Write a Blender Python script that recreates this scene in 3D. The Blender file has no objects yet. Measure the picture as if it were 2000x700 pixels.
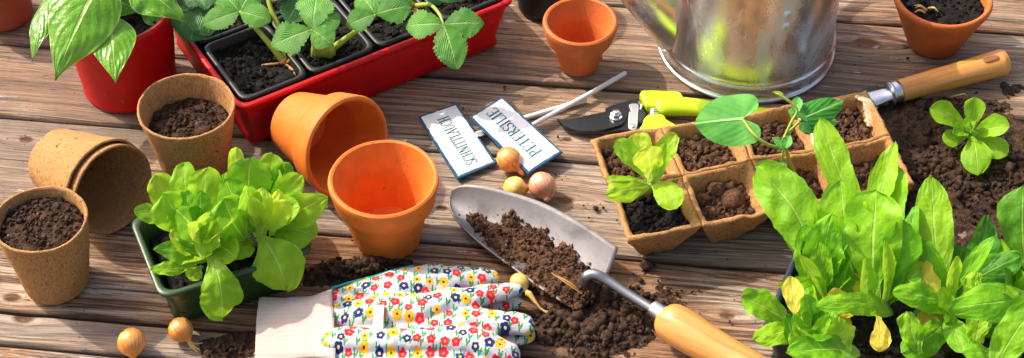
import bpy, math, random
import numpy as np
from mathutils import Vector, Matrix, Euler, noise as mn

R = math.radians
C = bpy.context.scene.collection
sc = bpy.context.scene

# ------------------------------------------------------------------ camera
F_PX, DIST, PITCH = 3550.0, 1.775, R(45.5)
CAM = np.array([0, -DIST * math.cos(PITCH), DIST * math.sin(PITCH)])
FW = np.array([0, math.cos(PITCH), -math.sin(PITCH)])
UPV = np.array([0, math.sin(PITCH), math.cos(PITCH)])
RT = np.array([1.0, 0, 0])
cd = bpy.data.cameras.new('camera')
cam = bpy.data.objects.new('camera', cd)
C.objects.link(cam)
cam.location = CAM
cam.rotation_euler = (math.pi / 2 - PITCH, 0, 0)
cd.sensor_width = 36
cd.lens = 36 * F_PX / 2000
cd.clip_start, cd.clip_end = 0.05, 500
sc.camera = cam

# ------------------------------------------------------------------ light
SUN_EL, SUN_AZ = R(46), R(151)          # azimuth of the direction towards the sun, counted from +x
world = bpy.data.worlds.new('World')
sc.world = world
world.use_nodes = True
wn = world.node_tree
bg = wn.nodes['Background']
sky = wn.nodes.new('ShaderNodeTexSky')
sky.sky_type = 'NISHITA'
sky.sun_disc = False
sky.sun_elevation = SUN_EL
sky.sun_rotation = math.pi / 2 - SUN_AZ
sky.altitude = 0
sky.air_density, sky.dust_density, sky.ozone_density = 1.0, 6.0, 0.2
wn.links.new(sky.outputs[0], bg.inputs[0])
bg.inputs[1].default_value = 0.15
sl = bpy.data.lights.new('sun', 'SUN')
sl.energy = 2.9
sl.angle = R(0.6)
sl.color = (1.0, 0.93, 0.82)
sun = bpy.data.objects.new('sun', sl)
C.objects.link(sun)
sv = Vector((math.cos(SUN_EL) * math.cos(SUN_AZ), math.cos(SUN_EL) * math.sin(SUN_AZ), math.sin(SUN_EL)))
sun.rotation_euler = sv.to_track_quat('Z', 'Y').to_euler()
sun.location = sv * 3
sc.view_settings.view_transform = 'Standard'
sc.view_settings.look = 'None'
sc.view_settings.exposure = 0.74
sc.view_settings.gamma = 1
sc.cycles.max_bounces = 8
sc.cycles.use_denoising = True

# ------------------------------------------------------------------ helpers
def P(px, py, z=0.0):
    """The point of the photograph's pixel (px, py), at height z above the table."""
    d = FW * F_PX + RT * (px - 1000) + UPV * (350 - py)
    t = (z - CAM[2]) / d[2]
    return CAM + d * t

def scale(p):
    return F_PX / float(np.dot(np.asarray(p) - CAM, FW))

def proj(p):
    q = np.asarray(p) - CAM
    k = F_PX / np.dot(q, FW)
    return 1000 + k * q[0], 350 - k * np.dot(q, UPV)

def rise(b, py):
    """height above ground point b which projects to row py"""
    lo, hi = 0.0, 0.6
    for _ in range(40):
        m = (lo + hi) / 2
        if proj(b + np.array([0, 0, m]))[1] > py: lo = m
        else: hi = m
    return lo

_rs = np.random.RandomState(3)
_perm = _rs.rand(64, 64, 64).astype(np.float32)
def vnoise(p):
    p = np.asarray(p, dtype=np.float64)
    i = np.floor(p).astype(int); f = p - i; f = f * f * (3 - 2 * f)
    r = 0
    for a in (0, 1):
        for b in (0, 1):
            for c in (0, 1):
                w = (f[..., 0] if a else 1 - f[..., 0]) * (f[..., 1] if b else 1 - f[..., 1]) * (f[..., 2] if c else 1 - f[..., 2])
                r = r + w * _perm[(i[..., 0] + a) & 63, (i[..., 1] + b) & 63, (i[..., 2] + c) & 63]
    return r * 2 - 1
def fbm(p, o=4):
    p = np.asarray(p, dtype=np.float64); r = 0; a = 1.0; s = 0
    for k in range(o):
        r = r + a * vnoise(p * (2 ** k) + 11.3 * k); s += a; a *= 0.5
    return r / s
def nvec(p, sc_, amp, o=3):
    p = np.asarray(p) * sc_
    return np.stack([fbm(p, o), fbm(p + 31.7, o), fbm(p + 57.1, o)], -1) * amp

def thing(name, label, cat, loc=(0, 0, 0), group=None):
    o = bpy.data.objects.new(name, None)
    o.empty_display_size = 0.02
    C.objects.link(o)
    o.location = loc
    o['label'] = label; o['category'] = cat
    if group: o['group'] = group
    return o

def tag(o, label, cat, group=None, kind=None):
    if label: o['label'] = label
    if cat: o['category'] = cat
    if group: o['group'] = group
    if kind: o['kind'] = kind
    return o

def worldloc(o):
    v = Vector((0, 0, 0))
    while o is not None:
        v += o.location; o = o.parent
    return np.array(v)

def mk(name, V, F, mat, parent=None, uv=None, smooth=True, origin=None):
    """one mesh object, vertices given in world space"""
    V = np.asarray(V, dtype=np.float64)
    org = np.zeros(3) if origin is None else np.asarray(origin, dtype=float)
    if parent is not None:
        base = worldloc(parent); o_loc = org - base if origin is not None else np.zeros(3)
        org = base + o_loc
    else:
        o_loc = org
    me = bpy.data.meshes.new(name)
    me.from_pydata((V - org).tolist(), [], [tuple(f) for f in F])
    if uv is not None:
        l = me.uv_layers.new(name='UVMap')
        vi = np.empty(len(me.loops), dtype=np.int32); me.loops.foreach_get('vertex_index', vi)
        l.data.foreach_set('uv', np.asarray(uv, dtype=np.float32)[vi].ravel())
    me.materials.append(mat)
    if smooth: me.polygons.foreach_set('use_smooth', [True] * len(me.polygons))
    me.update()
    o = bpy.data.objects.new(name, me)
    C.objects.link(o)
    o.location = o_loc
    if parent is not None: o.parent = parent
    return o

def bev(o, w=0.001, seg=2, ang=35):
    m = o.modifiers.new('bevel', 'BEVEL'); m.width = w; m.segments = seg; m.limit_method = 'ANGLE'; m.angle_limit = R(ang)
    return o

def crisp(o, ang=32):
    o.data.set_sharp_from_angle(angle=R(ang)); return o

def join(*vf):
    V, F, n = [], [], 0
    for v, f in vf:
        V.append(np.asarray(v)); F += [tuple(i + n for i in q) for q in f]; n += len(v)
    return np.concatenate(V), F

def loops(L, close=True, cap0=False, cap1=False):
    """skin a list of point loops of equal length"""
    n = len(L[0]); V = np.concatenate(L); F = []
    for a in range(len(L) - 1):
        for i in range(n if close else n - 1):
            j = (i + 1) % n
            F.append((a * n + i, a * n + j, (a + 1) * n + j, (a + 1) * n + i))
    if cap0: F.append(tuple(range(n - 1, -1, -1)))
    if cap1: F.append(tuple((len(L) - 1) * n + i for i in range(n)))
    return V, F

def lathe(prof, n=72, cap0=True, cap1=True):
    a = np.linspace(0, 2 * np.pi, n, endpoint=False)
    L = [np.stack([r * np.cos(a), r * np.sin(a), np.full(n, z)], -1) for r, z in prof]
    return loops(L, True, cap0, cap1)

def dense(prof, step):
    """resample a profile so that it can be roughened"""
    out = [prof[0]]
    for (r0, z0), (r1, z1) in zip(prof, prof[1:]):
        k = max(1, int(math.hypot(r1 - r0, z1 - z0) / step))
        for i in range(1, k + 1): out.append((r0 + (r1 - r0) * i / k, z0 + (z1 - z0) * i / k))
    return out

def catmull(pts, k=6):
    pts = [np.asarray(p, float) for p in pts]
    if len(pts) < 3:
        return [pts[0] + (pts[-1] - pts[0]) * t for t in np.linspace(0, 1, k + 1)]
    q = [2 * pts[0] - pts[1]] + pts + [2 * pts[-1] - pts[-2]]
    out = []
    for i in range(1, len(q) - 2):
        for t in np.linspace(0, 1, k, endpoint=False):
            a, b, c, d = q[i - 1], q[i], q[i + 1], q[i + 2]
            out.append(0.5 * (2 * b + (c - a) * t + (2 * a - 5 * b + 4 * c - d) * t * t + (3 * b - a - 3 * c + d) * t ** 3))
    out.append(pts[-1])
    return out

def tube(pts, rad, n=12, k=6, flat=1.0, round_ends=True):
    """tapered tube along a smooth path; rad one per point; flat squashes it in z"""
    rad = [rad] * len(pts) if not hasattr(rad, '__len__') else list(rad)
    c = catmull([list(p) + [r] for p, r in zip(pts, rad)], k)
    c = np.array(c); p = c[:, :3]; r = np.maximum(c[:, 3], 1e-5)
    if round_ends:
        t0 = p[0] - p[1]; t0 /= np.linalg.norm(t0); t1 = p[-1] - p[-2]; t1 /= np.linalg.norm(t1)
        e0 = [(p[0] + t0 * r[0] * math.sin(a), r[0] * math.cos(a)) for a in (1.35, 1.0, .5)]
        e1 = [(p[-1] + t1 * r[-1] * math.sin(a), r[-1] * math.cos(a)) for a in (.5, 1.0, 1.35)]
        p = np.concatenate([[x for x, _ in e0], p, [x for x, _ in e1]])
        r = np.concatenate([[y for _, y in e0], r, [y for _, y in e1]])
    L = []; up = np.array([0, 0, 1.0]); w = None
    a = np.linspace(0, 2 * np.pi, n, endpoint=False)
    for i in range(len(p)):
        t = p[min(i + 1, len(p) - 1)] - p[max(i - 1, 0)]; t /= (np.linalg.norm(t) + 1e-12)
        if w is None:
            w = np.cross(t, up)
            if np.linalg.norm(w) < .1: w = np.cross(t, [0, 1.0, 0])
        w = w - t * np.dot(w, t); w /= np.linalg.norm(w)
        u = np.cross(w, t)
        L.append(p[i] + r[i] * (np.outer(np.cos(a), w) + flat * np.outer(np.sin(a), u)))
    return loops(L, True, True, True)

def rrect(q, inset, z, rad, n=8, m=6):
    """rounded loop inside a ground quad q (4 xy corners, ccw), moved in by inset, at height z; m points per straight side"""
    q = [np.asarray(c[:2], float) for c in q]
    ctr = sum(q) / 4
    cs = []
    for i in range(4):
        a, b, c = q[i - 1], q[i], q[(i + 1) % 4]
        u = (a - b) / np.linalg.norm(a - b); v = (c - b) / np.linalg.norm(c - b)
        cs.append((b + (u + v) * inset, u, v))
    out = []
    for i, (b, u, v) in enumerate(cs):
        s, e = b + u * rad, b + v * rad
        for t in np.linspace(0, 1, n):
            out.append((1 - t) ** 2 * s + 2 * t * (1 - t) * b + t * t * e)
        nb, nu, _ = cs[(i + 1) % 4]
        ns = nb + nu * rad
        for t in np.linspace(0, 1, m + 2)[1:-1]: out.append(e + (ns - e) * t)
    return np.array([[x, y, z] for x, y in out])

def slab(px, z0, z1, name, mat, parent, bw=0.0006):
    """a flat real plate: outline in photo pixels laid at height z0, z0..z1 thick"""
    a = np.array([P(x, y, z0) for x, y in px]); b = a.copy(); b[:, 2] = z1
    n = len(a)
    area = sum(a[i][0] * a[(i + 1) % n][1] - a[(i + 1) % n][0] * a[i][1] for i in range(n))
    if area < 0: a, b = a[::-1], b[::-1]
    V, F = loops([a, b], True, True, True)
    return bev(mk(name, V, F, mat, parent, smooth=False), bw)

def smoothpx(px, k=4):
    p = [np.array([x, y, 0.0]) for x, y in px]
    p = [p[-1]] + p + [p[0], p[1]]
    out = []
    for i in range(1, len(p) - 2):
        for t in np.linspace(0, 1, k, endpoint=False):
            a, b, c, d = p[i - 1], p[i], p[i + 1], p[i + 2]
            out.append(0.5 * (2 * b + (c - a) * t + (2 * a - 5 * b + 4 * c - d) * t * t + (3 * b - a - 3 * c + d) * t ** 3))
    return [(q[0], q[1]) for q in out]

# crumbs: many lumpy grains as one mesh
_ico_v = None
def ico():
    global _ico_v
    if _ico_v is None:
        p = (1 + 5 ** .5) / 2
        v = np.array([(-1, p, 0), (1, p, 0), (-1, -p, 0), (1, -p, 0), (0, -1, p), (0, 1, p), (0, -1, -p), (0, 1, -p), (p, 0, -1), (p, 0, 1), (-p, 0, -1), (-p, 0, 1)]) / (1 + p * p) ** .5
        f = np.array([(0, 11, 5), (0, 5, 1), (0, 1, 7), (0, 7, 10), (0, 10, 11), (1, 5, 9), (5, 11, 4), (11, 10, 2), (10, 7, 6), (7, 1, 8), (3, 9, 4), (3, 4, 2), (3, 2, 6), (3, 6, 8), (3, 8, 9), (4, 9, 5), (2, 4, 11), (6, 2, 10), (8, 6, 7), (9, 8, 1)])
        _ico_v = v, f
    return _ico_v
def grains(pos, size, rs):
    v, f = ico(); n = len(pos)
    if n == 0: return np.zeros((0, 3)), []
    s = size[:, None, None] * (0.55 + 0.9 * rs.rand(n, 12, 1))
    st = 0.6 + 0.8 * rs.rand(n, 1, 3)
    ang = rs.rand(n) * 6.28
    c, d = np.cos(ang), np.sin(ang)
    V = v[None] * s * st
    x = V[..., 0] * c[:, None] - V[..., 1] * d[:, None]; y = V[..., 0] * d[:, None] + V[..., 1] * c[:, None]
    V = np.stack([x, y, V[..., 2]], -1) + pos[:, None, :]
    Fc = (f[None] + (np.arange(n) * 12)[:, None, None]).reshape(-1, 3)
    return V.reshape(-1, 3), Fc.tolist()
# ------------------------------------------------------------------ materials
class NT:
    def __init__(s, name):
        s.m = bpy.data.materials.new(name); s.m.use_nodes = True
        s.t = s.m.node_tree; s.n = s.t.nodes; s.p = s.n['Principled BSDF']; s.out = s.n['Material Output']
    def node(s, kind, **kw):
        n = s.n.new(kind)
        for k, v in kw.items(): setattr(n, k, v)
        return n
    def lk(s, a, b): s.t.links.new(a, b)
    def inp(s, sock, v):
        if hasattr(v, 'is_output') or isinstance(v, bpy.types.NodeSocket): s.lk(v, sock)
        else: sock.default_value = v
    def math(s, op, a, b=0.0, c=0.0, clamp=False):
        n = s.node('ShaderNodeMath', operation=op); n.use_clamp = clamp
        s.inp(n.inputs[0], a); s.inp(n.inputs[1], b)
        if len(n.inputs) > 2: s.inp(n.inputs[2], c)
        return n.outputs[0]
    def vm(s, op, a, b=None):
        n = s.node('ShaderNodeVectorMath', operation=op)
        s.inp(n.inputs[0], a)
        if b is not None: s.inp(n.inputs[1], b)
        return n.outputs[0]
    def mix(s, f, a, b, mode='MIX'):
        n = s.node('ShaderNodeMix', data_type='RGBA', blend_type=mode); n.clamp_factor = True
        s.inp(n.inputs[0], f)
        for k, v in ((6, a), (7, b)):
            if isinstance(v, tuple): n.inputs[k].default_value = (*v, 1)
            else: s.lk(v, n.inputs[k])
        return n.outputs[2]
    def noise(s, vec, sc_, det=4, rough=.55, out=0, dist=0.0):
        n = s.node('ShaderNodeTexNoise'); s.lk(vec, n.inputs['Vector']); n.inputs['Scale'].default_value = sc_
        n.inputs['Detail'].default_value = det; n.inputs['Roughness'].default_value = rough; n.inputs['Distortion'].default_value = dist
        return n.outputs[out]
    def step(s, v, lo, hi):
        n = s.node('ShaderNodeMapRange', interpolation_type='SMOOTHSTEP'); s.inp(n.inputs[0], v)
        n.inputs[1].default_value = lo; n.inputs[2].default_value = hi
        return n.outputs[0]
    def obj(s): return s.node('ShaderNodeTexCoord').outputs['Object']
    def uv(s): return s.node('ShaderNodeTexCoord').outputs['UV']
    def mapv(s, vec, sc3, loc=(0, 0, 0)):
        n = s.node('ShaderNodeMapping'); s.lk(vec, n.inputs[0]); n.inputs['Scale'].default_value = sc3; n.inputs['Location'].default_value = loc
        return n.outputs[0]
    def rnd(s): return s.node('ShaderNodeObjectInfo').outputs['Random']
    def bump(s, h, dist, strength=1.0):
        n = s.node('ShaderNodeBump'); s.lk(h, n.inputs['Height']); n.inputs['Distance'].default_value = dist; n.inputs['Strength'].default_value = strength
        s.lk(n.outputs[0], s.p.inputs['Normal']); return n.outputs[0]
    def fin(s, col=None, rough=.6, metal=0.0, spec=.5, coat=0.0):
        if col is not None:
            if isinstance(col, tuple): s.p.inputs['Base Color'].default_value = (*col, 1)
            else: s.lk(col, s.p.inputs['Base Color'])
        s.inp(s.p.inputs['Roughness'], rough); s.inp(s.p.inputs['Metallic'], metal)
        s.p.inputs['Specular IOR Level'].default_value = spec; s.p.inputs['Coat Weight'].default_value = coat
        return s.m

def m_wood_table():
    s = NT('weathered_boards'); uv = s.uv()
    g1 = s.noise(s.mapv(uv, (9, 210, 1)), 1, 9, .72)
    g2 = s.noise(s.mapv(uv, (2.4, 30, 1)), 1, 5, .6)
    g3 = s.noise(s.mapv(uv, (20, 620, 1)), 1, 5, .75)
    ln_ = s.noise(s.mapv(uv, (3.5, 330, 1), (3, 0, 0)), 1, 2, .5)        # year rings left standing by the weather
    big = s.noise(s.mapv(uv, (2.2, 8, 1)), 1, 5, .6, dist=.8)
    big2 = s.noise(s.mapv(uv, (5, 18, 1), (4, 9, 0)), 1, 6, .65, dist=.5)
    obj = s.obj()
    patch = s.noise(obj, 4.2, 4, .6, dist=.4)
    bt = s.rnd()
    lc = s.noise(s.mapv(uv, (1.1, 75, 1), (8, 2, 0)), 1, 4, .62)
    c = s.mix(s.step(g2, .32, .68), (.21, .095, .042), (.47, .255, .125))
    c = s.mix(s.math('MULTIPLY', s.step(big, .49, .66), .85), c, s.mix(s.step(g1, .40, .58), (.19, .15, .115), (.60, .52, .42)))
    c = s.mix(s.math('MULTIPLY', s.step(big2, .54, .70), .7), c, (.60, .345, .19))
    c = s.mix(s.math('MULTIPLY', s.step(patch, .48, .64), .62), c, (.115, .060, .033))
    c = s.mix(s.math('MULTIPLY', s.step(g1, .54, .40), .9), c, (.075, .036, .020))
    c = s.mix(s.math('MULTIPLY', s.math('MULTIPLY', s.step(ln_, .47, .36), s.step(big2, .36, .56)), .75), c, (.085, .042, .024))
    c = s.mix(s.math('MULTIPLY', s.step(ln_, .58, .68), .30), c, (.66, .50, .36))
    c = s.mix(s.math('MULTIPLY', s.step(bt, .35, .9), .38), c, (.44, .385, .32))
    crack = s.math('MAXIMUM', s.step(g3, .40, .325), s.step(lc, .365, .325))
    c = s.mix(s.math('MULTIPLY', crack, .85), c, (.028, .014, .009))
    hi = s.math('MULTIPLY', s.step(g3, .58, .70), s.step(big, .38, .58))
    c = s.mix(s.math('MULTIPLY', hi, .75), c, (.74, .68, .58))
    sp = s.noise(s.mapv(uv, (18, 130, 1), (2, 3, 0)), 1, 5, .7)
    spm = s.math('MULTIPLY', s.step(sp, .62, .67), s.step(s.noise(s.mapv(uv, (3, 8, 1), (7, 1, 0)), 1, 3), .48, .60))
    c = s.mix(s.math('MULTIPLY', spm, .85), c, (.78, .74, .69))
    dots = s.noise(obj, 230, 2, .5)
    c = s.mix(s.math('MULTIPLY', s.step(dots, .70, .745), .85), c, (.04, .02, .012))
    kn = s.node('ShaderNodeAttribute', attribute_name='knot').outputs['Fac']
    ring = s.noise(s.mapv(uv, (14, 420, 1)), 1, 3)
    c = s.mix(s.step(kn, .30, .72), c, s.mix(s.step(ring, .4, .6), (.065, .028, .014), (.20, .095, .042)))
    gap = s.node('ShaderNodeAttribute', attribute_name='seam').outputs['Fac']
    c = s.mix(s.math('MULTIPLY', gap, s.math('ADD', .55, s.math('MULTIPLY', g1, .5))), c, (.035, .018, .011))
    h = s.math('ADD', s.math('MULTIPLY', g1, .9), s.math('MULTIPLY', g3, .55))
    h = s.math('ADD', h, s.math('MULTIPLY', s.step(ln_, .40, .60), .35))
    h = s.math('SUBTRACT', h, s.math('MULTIPLY', crack, .6))
    s.bump(h, .0026, 1.0)
    return s.fin(c, s.math('ADD', .55, s.math('MULTIPLY', big, .3)), spec=.3)

def m_terracotta(name, col, dust=.35):
    s = NT(name); o = s.obj()
    n = s.noise(o, 45, 5, .6); n2 = s.noise(o, 14, 4, .6, dist=.4)
    c = s.mix(s.step(n, .3, .7), tuple(x * .82 for x in col), col)
    c = s.mix(s.math('MULTIPLY', s.step(n2, .52, .74), dust), c, (.88, .47, .24))
    d = s.noise(o, 130, 3, .5)
    c = s.mix(s.math('MULTIPLY', s.step(d, .68, .76), .55), c, (.16, .07, .03))
    st = s.noise(s.mapv(o, (1, 1, 3.5)), 20, 4, .6)
    c = s.mix(s.math('MULTIPLY', s.step(st, .60, .75), .35), c, tuple(x * .55 for x in col))
    s.bump(s.math('ADD', s.noise(o, 300, 3, .6), s.math('MULTIPLY', s.noise(s.mapv(o, (8, 8, 260)), 1, 2), .5)), .0006, .6)
    return s.fin(c, .58, spec=.35)

def m_peat(name='peat_fibre', col=(.53, .27, .105)):
    s = NT(name); o = s.obj()
    n = s.noise(o, 95, 6, .7); f = s.noise(s.mapv(o, (1, 1, .45)), 520, 6, .8)
    big = s.noise(o, 22, 3, .6)
    c = s.mix(s.step(f, .33, .64), tuple(x * .42 for x in col), tuple(min(1, x * 1.25) for x in col))
    c = s.mix(s.math('MULTIPLY', s.step(n, .38, .62), .5), c, col)
    c = s.mix(s.math('MULTIPLY', s.step(big, .5, .7), .35), c, tuple(x * .7 for x in col))
    d = s.noise(o, 160, 2, .5)
    c = s.mix(s.math('MULTIPLY', s.step(d, .69, .73), .85), c, (.045, .022, .012))
    w = s.noise(s.mapv(o, (1, 1, 1), (5, 2, 8)), 190, 3, .6)
    c = s.mix(s.math('MULTIPLY', s.step(w, .70, .75), .6), c, (.80, .60, .36))
    s.bump(s.math('ADD', f, n), .0016, .9)
    return s.fin(c, .92, spec=.15)

def m_soil(name='potting_soil', a=(.030, .016, .010), b=(.120, .062, .034)):
    s = NT(name); o = s.obj()
    n = s.noise(o, 190, 5, .7); f = s.noise(o, 620, 4, .7)
    c = s.mix(s.step(n, .38, .68), a, b)
    c = s.mix(s.math('MULTIPLY', s.step(f, .62, .74), .7), c, tuple(min(1, x * 2.1) for x in b))
    fl = s.noise(o, 330, 1, .5)
    c = s.mix(s.math('MULTIPLY', s.step(fl, .76, .80), .8), c, (.52, .40, .27))
    s.bump(s.math('ADD', n, s.math('MULTIPLY', f, .7)), .0028, 1)
    return s.fin(c, .9, spec=.25)

def m_plastic(name, col, rough=.35, spec=.5, scratch=.15):
    s = NT(name); o = s.obj()
    n = s.noise(o, 18, 5, .6); d = s.noise(o, 240, 3, .6)
    c = s.mix(s.step(n, .3, .7), tuple(x * .85 for x in col), col)
    c = s.mix(s.math('MULTIPLY', s.step(d, .66, .74), scratch), c, (.45, .36, .28))
    s.bump(s.noise(o, 500, 2), .0003, .5)
    return s.fin(c, s.math('ADD', rough - .08, s.math('MULTIPLY', n, .22)), spec=spec)

def m_leaf(name, base, dark, vein, nv=7, rough=.38, tr=.35, veinamt=.35, warp=.45, edge=None, spec=.5, puck=.5, stripe=.5, wobble=.12, basepale=0.0):
    s = NT(name); uv = s.uv(); o = s.obj()
    sep = s.node('ShaderNodeSeparateXYZ'); s.lk(uv, sep.inputs[0])
    u, v = sep.outputs[0], sep.outputs[1]
    nz = s.noise(o, 60, 3, .5)
    a = s.math('MULTIPLY', s.math('ABSOLUTE', s.math('SUBTRACT', v, .5)), 2.0)
    wob = s.math('MULTIPLY', s.math('SUBTRACT', nz, .5), wobble)
    midw = s.math('SUBTRACT', .10, s.math('MULTIPLY', u, .075))
    mid = s.math('SUBTRACT', 1.0, s.math('DIVIDE', a, midw), clamp=True)
    x = s.math('FRACT', s.math('MULTIPLY', s.math('ADD', s.math('SUBTRACT', u, s.math('MULTIPLY', s.math('POWER', a, 1.25), warp)), s.math('ADD', wob, 2.0)), float(nv)))
    tri = s.math('MULTIPLY', s.math('ABSOLUTE', s.math('SUBTRACT', x, .5)), 2.0)
    side = s.math('MULTIPLY', s.step(tri, .82, 1.0), s.math('SUBTRACT', 1.0, s.math('MULTIPLY', a, .6)))
    big = s.noise(o, 38, 3, .6)
    c = s.mix(s.step(big, .32, .68), dark, base)
    r_ = s.rnd()
    c = s.mix(s.math('MULTIPLY', s.step(r_, .5, 1.0), .55), c, tuple(min(1, x * y) for x, y in zip(base, (1.35, 1.1, 1.0))))
    c = s.mix(s.math('MULTIPLY', s.step(r_, .5, 0.0), .6), c, dark)
    blot = s.noise(o, 120, 4, .6)
    c = s.mix(s.math('MULTIPLY', s.step(blot, .60, .72), .18), c, tuple(x * .6 for x in dark))
    if edge is not None: c = s.mix(s.math('MULTIPLY', s.step(a, .90, 1.0), .8), c, edge)
    c = s.mix(s.math('MULTIPLY', side, veinamt), c, vein)
    c = s.mix(s.step(mid, .05, .55), c, vein)
    if basepale: c = s.mix(s.math('MULTIPLY', s.step(u, .42, .02), basepale), c, vein)
    tiny = s.noise(o, 420, 3, .6)
    c = s.mix(s.math('MULTIPLY', s.step(tiny, .58, .72), .12), c, vein)
    hh = s.math('ADD', s.math('MULTIPLY', tri, -stripe), s.math('MULTIPLY', s.noise(o, 150, 3, .55), puck * 1.6))
    hh = s.math('ADD', hh, s.math('MULTIPLY', s.step(mid, 0, .6), -.8))
    s.bump(hh, .0011, .75)
    s.fin(c, s.math('ADD', rough, s.math('MULTIPLY', nz, .18)), spec=spec)
    t = s.node('ShaderNodeBsdfTranslucent')
    cc = s.node('ShaderNodeGamma'); s.lk(c, cc.inputs[0]); cc.inputs[1].default_value = .8
    s.lk(cc.outputs[0], t.inputs[0])
    mx = s.node('ShaderNodeMixShader'); mx.inputs[0].default_value = tr
    s.lk(s.p.outputs[0], mx.inputs[1]); s.lk(t.outputs[0], mx.inputs[2]); s.lk(mx.outputs[0], s.out.inputs[0])
    return s.m

def m_handle_wood(name, col, axis):
    s = NT(name); o = s.obj()
    ro = s.node('ShaderNodeMapping', vector_type='TEXTURE'); s.lk(o, ro.inputs[0]); ro.inputs['Rotation'].default_value = (0, 0, axis)
    v = ro.outputs[0]
    g = s.noise(s.mapv(v, (9, 150, 150)), 1, 5, .6); b = s.noise(s.mapv(v, (5, 60, 60)), 1, 3, .5)
    dsh = s.noise(s.mapv(v, (50, 700, 700)), 1, 2, .5)
    c = s.mix(s.step(b, .3, .7), tuple(x * .8 for x in col), col)
    c = s.mix(s.math('MULTIPLY', s.step(g, .46, .66), .7), c, tuple(x * y for x, y in zip(col, (.68, .50, .34))))
    c = s.mix(s.math('MULTIPLY', s.step(dsh, .66, .74), .5), c, (.30, .12, .04))
    s.bump(g, .0003, .5)
    return s.fin(c, .36, spec=.5, coat=.15)

def m_steel(name, col=(.62, .62, .63), rough=.3, dirt=.35, dcol=(.16, .12, .10), met=1.0):
    s = NT(name); o = s.obj()
    n = s.noise(o, 26, 5, .6, dist=.3); f = s.noise(o, 260, 4, .7); f2 = s.noise(o, 900, 2, .6)
    c = s.mix(s.math('MULTIPLY', s.step(n, .45, .7), dirt), col, tuple(x * .55 for x in col))
    c = s.mix(s.math('MULTIPLY', s.step(f, .58, .70), dirt), c, dcol)
    s.bump(f2, .0003, .4)
    return s.fin(c, s.math('ADD', rough, s.math('MULTIPLY', f, .25)), metal=s.math('SUBTRACT', met, s.math('MULTIPLY', s.step(f, .58, .70), dirt * met)))

def m_zinc():
    s = NT('galvanised_zinc'); o = s.obj()
    vr = s.node('ShaderNodeTexVoronoi', feature='F1'); s.lk(s.mapv(o, (1, 1, .6)), vr.inputs['Vector']); vr.inputs['Scale'].default_value = 90
    sep = s.node('ShaderNodeSeparateColor'); s.lk(vr.outputs['Color'], sep.inputs[0])
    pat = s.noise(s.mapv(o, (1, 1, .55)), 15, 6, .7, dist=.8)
    pat2 = s.noise(s.mapv(o, (1, 1, .8), (3, 3, 1)), 20, 5, .65, dist=.5)
    fine = s.noise(o, 420, 4, .7)
    base = s.mix(sep.outputs[0], (.76, .76, .75), (.86, .86, .86))
    blue_refl = s.math('MULTIPLY', s.step(pat, .46, .66), s.math('ADD', .55, s.math('MULTIPLY', s.step(fine, .3, .65), .45)))
    c = s.mix(s.math('MULTIPLY', blue_refl, .6), base, (.60, .74, .82))  # bluish-white reflections painted into the zinc colour as pale patches
    c = s.mix(s.math('MULTIPLY', s.step(pat2, .50, .80), .35), c, (.42, .36, .29))
    s.bump(s.math('ADD', s.math('MULTIPLY', fine, .25), s.noise(o, 16, 1)), .0012, .35)
    r = s.math('ADD', .20, s.math('ADD', s.math('MULTIPLY', blue_refl, .22), s.math('MULTIPLY', sep.outputs[0], .06)))
    return s.fin(c, r, metal=s.math('SUBTRACT', .93, s.math('MULTIPLY', blue_refl, .5)))

def m_onion(name, col, pale):
    s = NT(name); uv = s.uv(); o = s.obj()
    g = s.noise(s.mapv(uv, (34, 1.2, 1)), 1, 3, .6); b = s.noise(s.mapv(uv, (3, 2, 1)), 1, 3, .5)
    c = s.mix(s.step(b, .42, .66), col, pale)
    c = s.mix(s.math('MULTIPLY', s.step(g, .5, .66), .6), c, tuple(x * y for x, y in zip(col, (.62, .45, .4))))
    sep = s.node('ShaderNodeSeparateXYZ'); s.lk(uv, sep.inputs[0])
    c = s.mix(s.step(sep.outputs[1], .12, .0), c, (.30, .17, .07))
    s.bump(g, .0004, .6)
    s.p.inputs['Subsurface Weight'].default_value = 0.0
    return s.fin(c, .26, spec=.6, coat=.3)

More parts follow.
